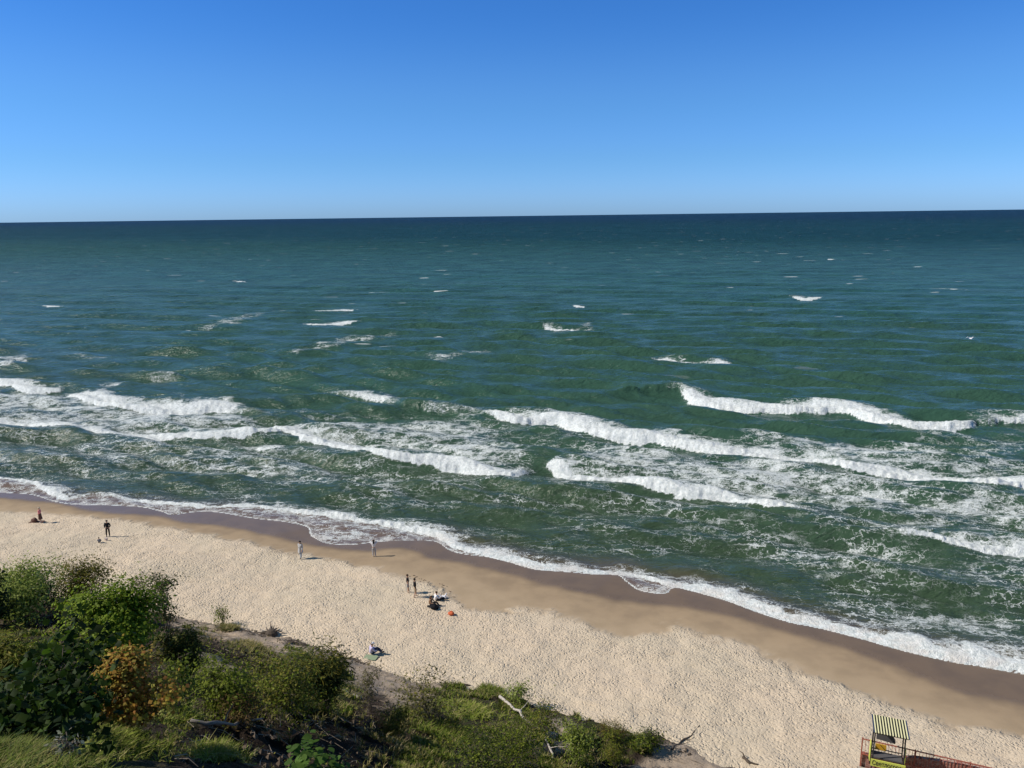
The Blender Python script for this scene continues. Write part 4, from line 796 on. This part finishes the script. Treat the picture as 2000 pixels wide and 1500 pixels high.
def person(label, px, py, rz, s=1.0, pose=None, top=BLACK, bottom=BLACK, hair=HAIRD, shoes=BLACK, shorts=False, skirt=None, coat=None, longhair=False, cap=None, sleeves=True, at=None, bare_torso=False, group=None, fem=False):
    J = dict(pel=(0, 0, .95), belly=(0, .01, 1.12), chest=(0, 0, 1.32), neck=(0, -.01, 1.47), head=(0, .015, 1.60), crown=(0, .0, 1.70),
             shL=(-.18, 0, 1.40), elL=(-.23, -.02, 1.13), wrL=(-.23, .05, .88), shR=(.18, 0, 1.40), elR=(.23, -.02, 1.13), wrR=(.23, .05, .88),
             hiL=(-.10, 0, .90), knL=(-.11, .02, .50), anL=(-.11, -.02, .08), toL=(-.12, .15, .035), hiR=(.10, 0, .90), knR=(.11, .02, .50), anR=(.11, -.02, .08), toR=(.12, .15, .035))
    J.update(pose or {}); P = ground_pt(px, py) if at is None else at
    P[2] += .02
    t = thing('person', label, 'person', P, rz, group); t.scale = (s, s, s)
    K = list(J); I = {k: i for i, k in enumerate(K)}; V = [J[k] for k in K]; w = .9 if fem else 1
    rd = dict(pel=(.135, .10), belly=(.12 * w, .09), chest=(.15 * w, .10), neck=.052, head=(.075, .09), crown=(.06, .075), shL=.055, elL=.042, wrL=.028, shR=.055, elR=.042, wrR=.028, hiL=.082, knL=.055, anL=.036, toL=.035, hiR=.082, knR=.055, anR=.036, toR=.035)
    Rd = [rd[k] for k in K]
    E = [('pel', 'belly'), ('belly', 'chest'), ('chest', 'neck'), ('neck', 'head'), ('head', 'crown'), ('chest', 'shL'), ('shL', 'elL'), ('elL', 'wrL'), ('chest', 'shR'), ('shR', 'elR'), ('elR', 'wrR'), ('pel', 'hiL'), ('hiL', 'knL'), ('knL', 'anL'), ('anL', 'toL'), ('pel', 'hiR'), ('hiR', 'knR'), ('knR', 'anR'), ('anR', 'toR')]
    E = [(I[a], I[b]) for a, b in E]
    for sd in 'LR':       # palm, four fingers and a thumb
        wv = np.array(J['wr' + sd]); d = unit(wv - np.array(J['el' + sd])); pv = wv + d * .07; i0 = len(V); V.append(tuple(pv)); Rd.append((.035, .018)); E.append((I['wr' + sd], i0))
        sx = unit(np.cross(d, [0.1, 1, .2])); fw = unit(np.cross(sx, d))
        for q, l in ((-.03, .070), (-.01, .085), (.01, .080), (.03, .062)):
            a = pv + sx * q + d * .03; b = a + d * l * .5 + fw * .01; c = b + d * l * .4 + fw * .03; k = len(V); V += [tuple(a), tuple(b), tuple(c)]; Rd += [.009, .0085, .007]; E += [(i0, k), (k, k + 1), (k + 1, k + 2)]
        a = pv - sx * .05 + fw * .02; b = a + d * .045 + fw * .015; k = len(V); V += [tuple(a), tuple(b)]; Rd += [.011, .009]; E += [(i0, k), (k, k + 1)]
    nd = unit(np.array(J['crown']) - np.array(J['neck'])); hd = np.array(J['head']); fwd = J.get('face', (0, 1, 0)); fwd = unit(np.array(fwd) - nd * np.dot(fwd, nd)); rt = np.cross(fwd, nd)
    k = len(V); V.append(tuple(hd + fwd * .105 - nd * .005)); Rd.append(.016); E.append((I['head'], k))
    skin_obj('body', V, E, Rd, SKIN, t)
    def sub(keys, edges, rr, mat, name, root=0):
        return skin_obj(name, [J[k] if isinstance(k, str) else k for k in keys], edges, rr, mat, t, root)
    # trousers or shorts
    f = .45 if shorts else .97
    if not skirt:
        kk = ['pel', 'hiL', 'hiR']; rr = [(.15, .115), .10, .10]; ee = [(0, 1), (0, 2)]
        for sd, i0 in (('L', 1), ('R', 2)):
            n = len(kk)
            if shorts: kk += [lerp(J['hi' + sd], J['kn' + sd], .55), lerp(J['hi' + sd], J['kn' + sd], .95)]; rr += [.10, .10]; ee += [(i0, n), (n, n + 1)]
            else: kk += ['kn' + sd, lerp(J['kn' + sd], J['an' + sd], .95)]; rr += [.082, .068]; ee += [(i0, n), (n, n + 1)]
        kk.append(lerp(J['pel'], J['belly'], .5)); rr.append((.14, .108)); ee.append((0, len(kk) - 1))
        sub(kk, ee, rr, bottom, 'shorts' if shorts else 'trousers')
    if not bare_torso:
        kk = ['pel', 'belly', 'chest', 'shL', 'shR', lerp(J['chest'], J['neck'], .75)]; rr = [(.19, .15), (.175 * w, .14), (.20 * w, .145), .09, .09, .075]; ee = [(0, 1), (1, 2), (2, 3), (2, 4), (2, 5)]
        for sd, i0 in (('L', 3), ('R', 4)):
            n = len(kk)
            if sleeves: kk += ['el' + sd, lerp(J['el' + sd], J['wr' + sd], .95)]; rr += [.072, .054]; ee += [(i0, n), (n, n + 1)]
            else: kk += [lerp(J['sh' + sd], J['el' + sd], .7)]; rr += [.062]; ee += [(i0, n)]
        sub(kk, ee, rr, top, 'jacket' if sleeves else 'shirt', 2)
    if skirt or coat:
        z0, z1, r0_, r1_ = (1.06, .42, .16, .25) if skirt else (1.15, .62, .19, .25)
        mb = MB(); n = 20; rows_ = 7
        for i in range(rows_):
            q = i / (rows_ - 1); z = z0 + (z1 - z0) * q
            for k in range(n):
                a = 2 * math.pi * k / n; rr_ = (r0_ + (r1_ - r0_) * q) * (1 + .07 * q * math.sin(a * 5)); mb.V.append((rr_ * math.cos(a), rr_ * .8 * math.sin(a), z))
        for i in range(rows_ - 1):
            for k in range(n): mb.F.append((i * n + k, i * n + (k + 1) % n, (i + 1) * n + (k + 1) % n, (i + 1) * n + k))
        mb.F.append(tuple(range(n))); mb.build('skirt' if skirt else 'coat_tail', skirt or coat, t, True)
    # hair, eyes, shoes
    hc = hd + nd * .055 - fwd * .018; mb = MB(); mb.ball((0, 0, 0), (.098, .108, .098), 14, 9)
    V_ = []
    for (x, y, z) in mb.V:
        q = hc + rt * x + fwd * (y - (.03 if z < .01 else 0) * (y > 0) * 2.2) + nd * max(z, -.05 if y > -.02 else (-.10)); V_.append(tuple(q))
    mb.V = V_
    if longhair: mb.tube([hd + nd * .03 - fwd * .07, hd - nd * .10 - fwd * .09, hd - nd * .26 - fwd * .11], [.085, .095, .05], 8)
    mb.build('hair', hair, t, True)
    if cap:
        mb = MB(); mb.ball(tuple(hd + nd * .085), (.112, .118, .07), 12, 6); mb.ball(tuple(hd + nd * .06 + fwd * .12), (.07, .07, .012), 10, 4); mb.build('cap', cap, t, True)
    for sg in (-1, 1):
        mb = MB(); mb.ball(tuple(hd + fwd * .082 + rt * .033 * sg + nd * .02), .012, 6, 4); mb.build('eye', EYE, t)
        mb = MB(); mb.ball(tuple(hd + rt * .08 * sg), (.014, .028, .034), 6, 5); mb.build('ear', SKIN, t)
    for sd in 'LR':
        if shoes: a = np.array(J['an' + sd]); b = np.array(J['to' + sd]); sub([tuple(a + (a - b) * .15), lerp(a, b, .5), tuple(b)], [(0, 1), (1, 2)], [(.05, .055), (.05, .05), (.045, .035)], shoes, 'shoe')
    return t
ARMF = dict(elL=(-.24, -.03, 1.14), wrL=(-.12, .10, 1.05), elR=(.24, -.03, 1.14), wrR=(.12, .10, 1.05))
person('woman in a pink jacket and brown skirt standing on the sand at far left', 80, 1021, R(100), 1.0, dict(ARMF), PINK, BROWN, HAIRL, LGREY, skirt=BROWN, fem=True)
person('person dressed all in black standing with hands in pockets beside a seated child', 212, 1048, R(195), 1.02, dict(knR=(.14, .03, .5), anR=(.17, -.02, .08), toR=(.18, .13, .035), elL=(-.27, -.05, 1.15), elR=(.27, -.05, 1.15), wrL=(-.20, .08, .97), wrR=(.20, .08, .97)), BLACK, BLACK, HAIRD)
SIT = dict(pel=(0, 0, .12), belly=(0, .0, .28), chest=(0, .04, .48), neck=(0, .08, .62), head=(0, .11, .75), crown=(0, .11, .85), shL=(-.17, .05, .55), shR=(.17, .05, .55), elL=(-.24, .18, .34), elR=(.24, .18, .34), wrL=(-.15, .40, .30), wrR=(.15, .40, .30),
           hiL=(-.10, .06, .11), hiR=(.10, .06, .11), knL=(-.14, .46, .34), knR=(.14, .46, .34), anL=(-.13, .72, .06), anR=(.13, .72, .06), toL=(-.14, .88, .06), toR=(.14, .88, .06))
LIE = dict(SIT); LIE.update(knL=(-.13, .50, .13), knR=(.13, .52, .16), anL=(-.14, .92, .07), anR=(.14, .94, .07), toL=(-.16, .98, .2), toR=(.16, 1.0, .2))
person('small child in dark clothes sitting on the sand by the person in black', 194, 1061, R(20), .66, dict(SIT), GREYC, BLACK, HAIRD)
person('person in a long pale coat and jeans walking along the beach in the centre left', 588, 1091, R(160), 1.03, dict(knL=(-.10, .10, .5), anL=(-.10, .16, .09), toL=(-.10, .33, .05), knR=(.10, -.02, .5), anR=(.10, -.22, .12), toR=(.11, -.08, .04), wrL=(-.26, .16, .92), elR=(.26, -.14, 1.14), wrR=(.28, -.10, .90)), LGREY, DENIM, HAIRD, BLACK, coat=LGREY)
person('woman in white with long dark hair raising both hands to her head', 731, 1087, R(5), .98, dict(elL=(-.36, .05, 1.45), wrL=(-.14, .08, 1.62), elR=(.36, .05, 1.45), wrR=(.14, .08, 1.62)), WHITE, LGREY, HAIRD, WHITE, longhair=True, fem=True)
person('man in black t-shirt and grey shorts, left one of the standing pair', 797, 1158, R(-80), .98, dict(knL=(-.1, .06, .5), anL=(-.1, .08, .08), toL=(-.1, .24, .035)), BLACK, GREYC, HAIRB, None, shorts=True, sleeves=False)
person('man in black jacket and beige shorts, right one of the standing pair', 811, 1167, R(-75), 1.0, dict(knL=(-.11, .10, .5), anL=(-.12, .10, .08), toL=(-.12, .26, .035), anR=(.11, -.14, .08), toR=(.12, .02, .035)), BLACK, BEIGE, HAIRD, None, shorts=True)
person('long-haired person in a tan top hunched over on the sand beside the standing pair', 841, 1183, R(-110), 1.0, dict(SIT), TAN, BLACK, HAIRB, BLACK, longhair=True, sleeves=False)
person('person in white shirt and black trousers lounging on the sand behind the hunched one', 851, 1174, R(-70), .95, dict(LIE), WHITE, BLACK, HAIRB, BLACK)
person('person in a lilac jacket and white cap sitting on a green towel facing the sea', 725, 1279, R(-65), 1.06, dict(SIT), LILAC, NAVY, HAIRB, BLACK, cap=WHITE)
def towel(label, px, py, sx, sy, rz, mat, name='towel'):
    P = ground_pt(px, py); n = 10; V = []; F = []
    for j in range(n):
        for i in range(n):
            x = (i / (n - 1) - .5) * sx; y = (j / (n - 1) - .5) * sy; V.append((x, y, .05 + .02 * math.sin(i * 1.7 + j * 2.3)))
    for j in range(n - 1):
        for i in range(n - 1): k = j * n + i; F.append((k, k + 1, k + n + 1, k + n))
    V += [(x, y, z - .02) for x, y, z in V]; F += [tuple(q + n * n for q in reversed(f)) for f in F]
    o = mk(name, V, F, mat, None, True, None, P); o.rotation_euler = (0, 0, rz); return tag(o, label, 'towel')
towel('green towel under the person in lilac at the foot of the slope', 724, 1285, .95, .6, R(-15), GREENC)
towel('dark towel spread beneath the hunched person and their things', 845, 1187, 1.0, .55, R(-10), BLACK)
towel('dark mat on the sand at the feet of the woman in pink', 72, 1020, 1.5, .7, R(0), BROWN, 'beach_mat')
def bag(name, label, px, py, r, mat, handle=None, cat='bag', rz=0):
    P = ground_pt(px, py); t = thing(name, label, cat, P, rz); mb = MB(); mb.ball((0, 0, r[2] * .9), r, 14, 10)
    mb.V = [(x * (1 + .12 * math.sin(9 * z + 5 * x)), y * (1 + .10 * math.sin(11 * x)), max(z, 0.0) + .03 * math.sin(14 * x + 9 * y) * (z > r[2])) for x, y, z in mb.V]; mb.build('bag_body', mat, t, True)
    mb = MB(); h = r[2] * 1.7; mb.tube([(-r[0] * .5, 0, h * .9), (-r[0] * .3, 0, h * 1.25), (r[0] * .3, 0, h * 1.25), (r[0] * .5, 0, h * .9)], .018, 6); mb.build('handle', handle or mat, t)
    return t
bag('beach_bag', 'rounded brown bag on the mat beside the woman in pink', 68, 1020, (.33, .26, .26), BROWN)
bag('beach_bag', 'round orange bag lying alone on the sand right of the group', 881, 1201, (.25, .22, .16), ORANGE, ORANGE)
bag('backpack', 'black backpack on the dark towel in front of the hunched person', 847, 1190, (.28, .22, .22), BLACK)
t = thing('plastic_bag', 'crumpled white bag with pointed corners on the sand right of the group', 'bag', ground_pt(866, 1169)); mb = MB()
for k in range(7):
    a = k * .9; mb.tube([(0, 0, .08), (math.cos(a) * .25, math.sin(a) * .22, .16), (math.cos(a) * .45, math.sin(a) * .3, .12 + .3 * (k % 2))], [.12, .08, .01], 5)
mb.build('bag_body', WHITE, t); mb = MB(); mb.ball((0, 0, .1), (.25, .2, .14), 8, 5); mb.build('contents', WHITE, t)
t = thing('sand_bucket', 'small pale bucket on the sand between the person in black and the child', 'bucket', ground_pt(208, 1055)); mb = MB()
mb.tube([(0, 0, 0), (0, 0, .22)], [.10, .14], 12); mb.build('pail', cloth('pale_plastic', (.55, .45, .42)), t); mb = MB(); mb.tube([(-.13, 0, .22), (-.08, 0, .33), (.08, 0, .33), (.13, 0, .22)], .01, 5); mb.build('handle', WHITE, t)

# ------------------------------------------------------------------ canopied photo seat and railing, lower right
YA = R(-21); ax = np.array([math.cos(YA), math.sin(YA), 0]); bx_ = np.array([-math.sin(YA), math.cos(YA), 0])
METAL = simple('black_metal', (.02, .02, .022), .45, .2, 20, .5); RUST = simple('rust_red_metal', (.36, .11, .075), .7, .35, 8); YEL = simple('yellow_paint', (.62, .66, .12), .55, .08, 6); BLK = simple('black_slat', (.018, .02, .014), .6, .2, 12)
CREAM = simple('pale_yellow_slat', (.85, .80, .46), .6, .06, 8); BLUE = simple('navy_slat', (.03, .05, .11), .6, .2, 12); GREYP = simple('grey_panel', (.10, .095, .10), .7, .15, 8); OCH = simple('ochre_panel', (.62, .35, .03), .7, .12, 8)
Cc = at_z(1739, 1419, 4.9); base = np.array([Cc[0], Cc[1], 2.1])
t = thing('canopied_seat', 'black framed photo seat with a yellow and black striped canopy at the bottom right', 'canopied seat', base, YA)
CZ = Cc[2] - base[2]; Wd, Dp = 1.66, 1.5; tilt = -.10
cp_ = bpy.data.objects.new('canopy', None)
mb = MB(); mb.bar((-Wd / 2, -Dp / 2, CZ - .05), (Wd / 2, -Dp / 2, CZ - .05), .05); mb.bar((-Wd / 2, Dp / 2, CZ - .05 + .0), (Wd / 2, Dp / 2, CZ - .05), .05); mb.bar((-Wd / 2, -Dp / 2, CZ - .05), (-Wd / 2, Dp / 2, CZ - .05), .045); mb.bar((Wd / 2, -Dp / 2, CZ - .05), (Wd / 2, Dp / 2, CZ - .05), .045)
cano = mb.build('canopy', METAL, t)
ns = 25; w_ = (Wd + .08) / ns
for k in range(ns):
    x = -Wd / 2 - .04 + w_ * (k + .5); mat = BLUE if k in (0, 24) else (BLK if k in (12,) else (CREAM if k % 2 else BLK))
    if k == 12: mat = BLK
    mb = MB(); mb.box((x, 0, CZ), (w_ * (1.0 if mat != CREAM else .9), Dp + .12, .03 if mat is CREAM else .026)); o = mb.build('slat', mat, cano)
for sx in (-1, 1):
    for sy in (-1, 1):
        mb = MB(); mb.bar((sx * (Wd / 2 - .10), sy * .34, CZ - .07), (sx * (Wd / 2 - .06), sy * .42, 0), .055); mb.build('post', METAL, t)
    mb = MB(); mb.box((sx * (Wd / 2 + .02), .12, 1.05), (.04, .35, 1.1)); mb.build('side_panel', YEL, t)
mb = MB(); V = [(-.62, .30, 1.35)] + [(-.62 + .95 * math.cos(a), .30, 1.35 + .62 * math.sin(a)) for a in np.linspace(math.pi / 2, -.15, 12)]; n = len(V); V2 = [(x, y + .05, z) for x, y, z in V]
mb.add(V + V2, [tuple(range(n)), tuple(reversed(range(n, 2 * n)))] + [(i, i + n, (i + 1) % n + n, (i + 1) % n) for i in range(n)]); o = mb.build('arched_panel', GREYP, t); o.location = (.05, .05, .30)
mb = MB(); mb.box((-.33, .2, 1.3), (.55, .04, .36)); op = mb.build('ochre_panel', OCH, t)
mb = MB(); mb.bar((-.36, .17, 1.44), (-.06, .17, 1.16), .03, .03); mb.build('black_bar', METAL, op)
mb = MB(); mb.box((0, .1, .86), (Wd - .2, .55, .08)); mb.build('seat', GREYP, t)
mb = MB(); mb.bar((-Wd / 2 + .05, .36, 1.05), (Wd / 2 - .05, .36, 1.05), .04); mb.build('crossbar', METAL, t)
mb = MB(); mb.box((0, -.52, .78), (Wd + .02, .05, .40)); sb_ = mb.build('sign_board', YEL, t)
cu = bpy.data.curves.new('lettering', 'FONT'); cu.body = 'Светлогорск'; cu.size = .34; cu.extrude = .006; cu.align_x = 'LEFT'; cu.align_y = 'CENTER'; tmp = bpy.data.objects.new('tmp', cu); COL.objects.link(tmp)
dg = bpy.context.evaluated_depsgraph_get(); nm = bpy.data.meshes.new_from_object(tmp.evaluated_get(dg)); bpy.data.objects.remove(tmp); lo = bpy.data.objects.new('lettering', nm); COL.objects.link(lo); nm.materials.clear(); nm.materials.append(METAL)
lo.parent = sb_; lo.rotation_euler = (R(90), 0, 0); lo.location = (-Wd / 2 + .05, -.552, .78); xs_ = [v.co.x for v in nm.vertices]; k_ = (Wd - .08) / (max(xs_) - min(xs_)); lo.scale = (k_, min(1.2, k_ * 1.5), 1)
# railing on a red brick kerb wall behind it
R0 = at_z(1685, 1443, 3.5); e = at_z(1935, 1500, 3.5) - R0; L = 17.0; rd_ = unit(e); RZ = math.atan2(rd_[1], rd_[0]); z0 = 3.5 - 1.95
t = thing('railing', 'rust red metal railing along the promenade behind the canopied seat', 'railing', (R0[0], R0[1], z0), RZ)
mb = MB(); mb.bar((0, 0, 1.95), (L, 0, 1.95), .05); mb.build('top_rail', RUST, t)
mb = MB(); mb.bar((0, 0, 1.02), (L, 0, 1.02), .05); mb.build('lower_rail', RUST, t)
mb = MB(); mb.box((0, 0, .01), (.02, .02, .9)); bal = None
x = 0.0; k = 0
while x < L:
    if bal is None: mb = MB(); mb.box((0, 0, 1.47), (.022, .022, .90)); bal = mb.build('baluster', RUST, t)
    else: o = bal.copy(); COL.objects.link(o); o.parent = t; o.location = (x, 0, 0)
    x += .165; k += 1
for x in (0, 2.6, 5.2, 7.8, 10.4, 13.0):
    mb = MB(); mb.box((x, .04, 1.0), (.06, .06, 2.0)); mb.build('post', RUST, t)
m = NT('weathered_red_brick'); tc_ = m.n('ShaderNodeTexCoord'); mp = m.n('ShaderNodeMapping'); mp.inputs['Rotation'].default_value = (R(90), 0, 0); m.t.links.new(tc_.outputs['Object'], mp.inputs[0])
bk = m.n('ShaderNodeTexBrick'); m.t.links.new(mp.outputs[0], bk.inputs[0]); bk.inputs['Scale'].default_value = 1; bk.inputs['Brick Width'].default_value = .24; bk.inputs['Row Height'].default_value = .075; bk.inputs['Mortar Size'].default_value = .012
m.put(bk.inputs['Color1'], (.30, .09, .07)); m.put(bk.inputs['Color2'], (.22, .065, .05)); m.put(bk.inputs['Mortar'], (.40, .27, .22))
c = m.mix(m.rng(m.noise(m.pos(), 5, 5, .7), .48, .62), bk.outputs[0], (.45, .32, .27)); MB_ = m.done(m.princ(c, .9, .1))
mb = MB(); V = [(x_, y_, z_) for y_ in (.12, .32) for x_, z_ in ((0, -.3), (L, -.3), (L, 1.75), (5.0, 1.72), (2.6, 1.45), (1.2, 1.0), (0, .95))]; mb.add(V, [tuple(range(7)), tuple(reversed(range(7, 14)))] + [(i, (i + 1) % 7, (i + 1) % 7 + 7, i + 7) for i in range(7)]); wo_ = mb.build('brick_wall', MB_, None, loc=(R0[0], R0[1], z0)); wo_.rotation_euler = (0, 0, RZ); tag(wo_, 'low weathered red brick wall rising gently behind the rust red railing', 'wall')
mb = MB(); mb.box((L / 2, -2.5, -.8), (L + .2, 5.0, 2.0)); o = mb.build('promenade', simple('promenade_concrete', (.42, .37, .31), .9, .12, 6), None, loc=(R0[0], R0[1], z0)); o.rotation_euler = (0, 0, RZ); o['kind'] = 'structure'
# a gull over the water
mb = MB(); mb.ball((0, 0, 0), (.16, .3, .09), 10, 6); mb.tube([(0, .25, .02), (0, .42, .04)], [.05, .01], 6)
gl_ = thing('gull', 'white gull flying low over the water at the far right', 'bird', at_d(1896, 661, 95)); mb.build('body', WHITE, gl_, True)
for sg in (-1, 1): mb = MB(); mb.add([(0, .08, 0), (0, -.08, 0), (sg * .35, .02, .16), (sg * .35, .12, .16), (sg * .72, -.04, .05), (0, .08, .02), (0, -.08, .02), (sg * .35, .02, .18), (sg * .35, .12, .18)], [(0, 1, 2, 3), (3, 2, 4), (6, 5, 8, 7), (7, 8, 4), (0, 3, 8, 5), (1, 6, 7, 2), (3, 4, 8), (2, 7, 4)]); mb.build('wing', WHITE, gl_)

# ------------------------------------------------------------------ groups of alike things
GROUPS = {'grass_tuft': 'grass tufts on the slope', 'shrub': 'shrubs on the slope', 'maple_tree': 'maples on the slope', 'heather_bush': 'heather clumps at the toe of the slope', 'bramble': 'brambles on the grassy mound',
          'twiggy_shrub': 'twiggy shrubs at the edge of the sand', 'young_tree': 'thin young trees beside the green maple', 'dead_branch': 'dead branches on the slope and sand', 'fallen_log': 'fallen logs on the slope', 'person': 'people on the beach', 'beach_bag': 'bags on the sand', 'towel': 'towels on the sand', 'sapling': 'saplings on the slope'}
for o in COL.objects:
    b = o.name.split('.')[0]
    if o.parent is None and b in GROUPS and 'label' in o: o['group'] = GROUPS[b]
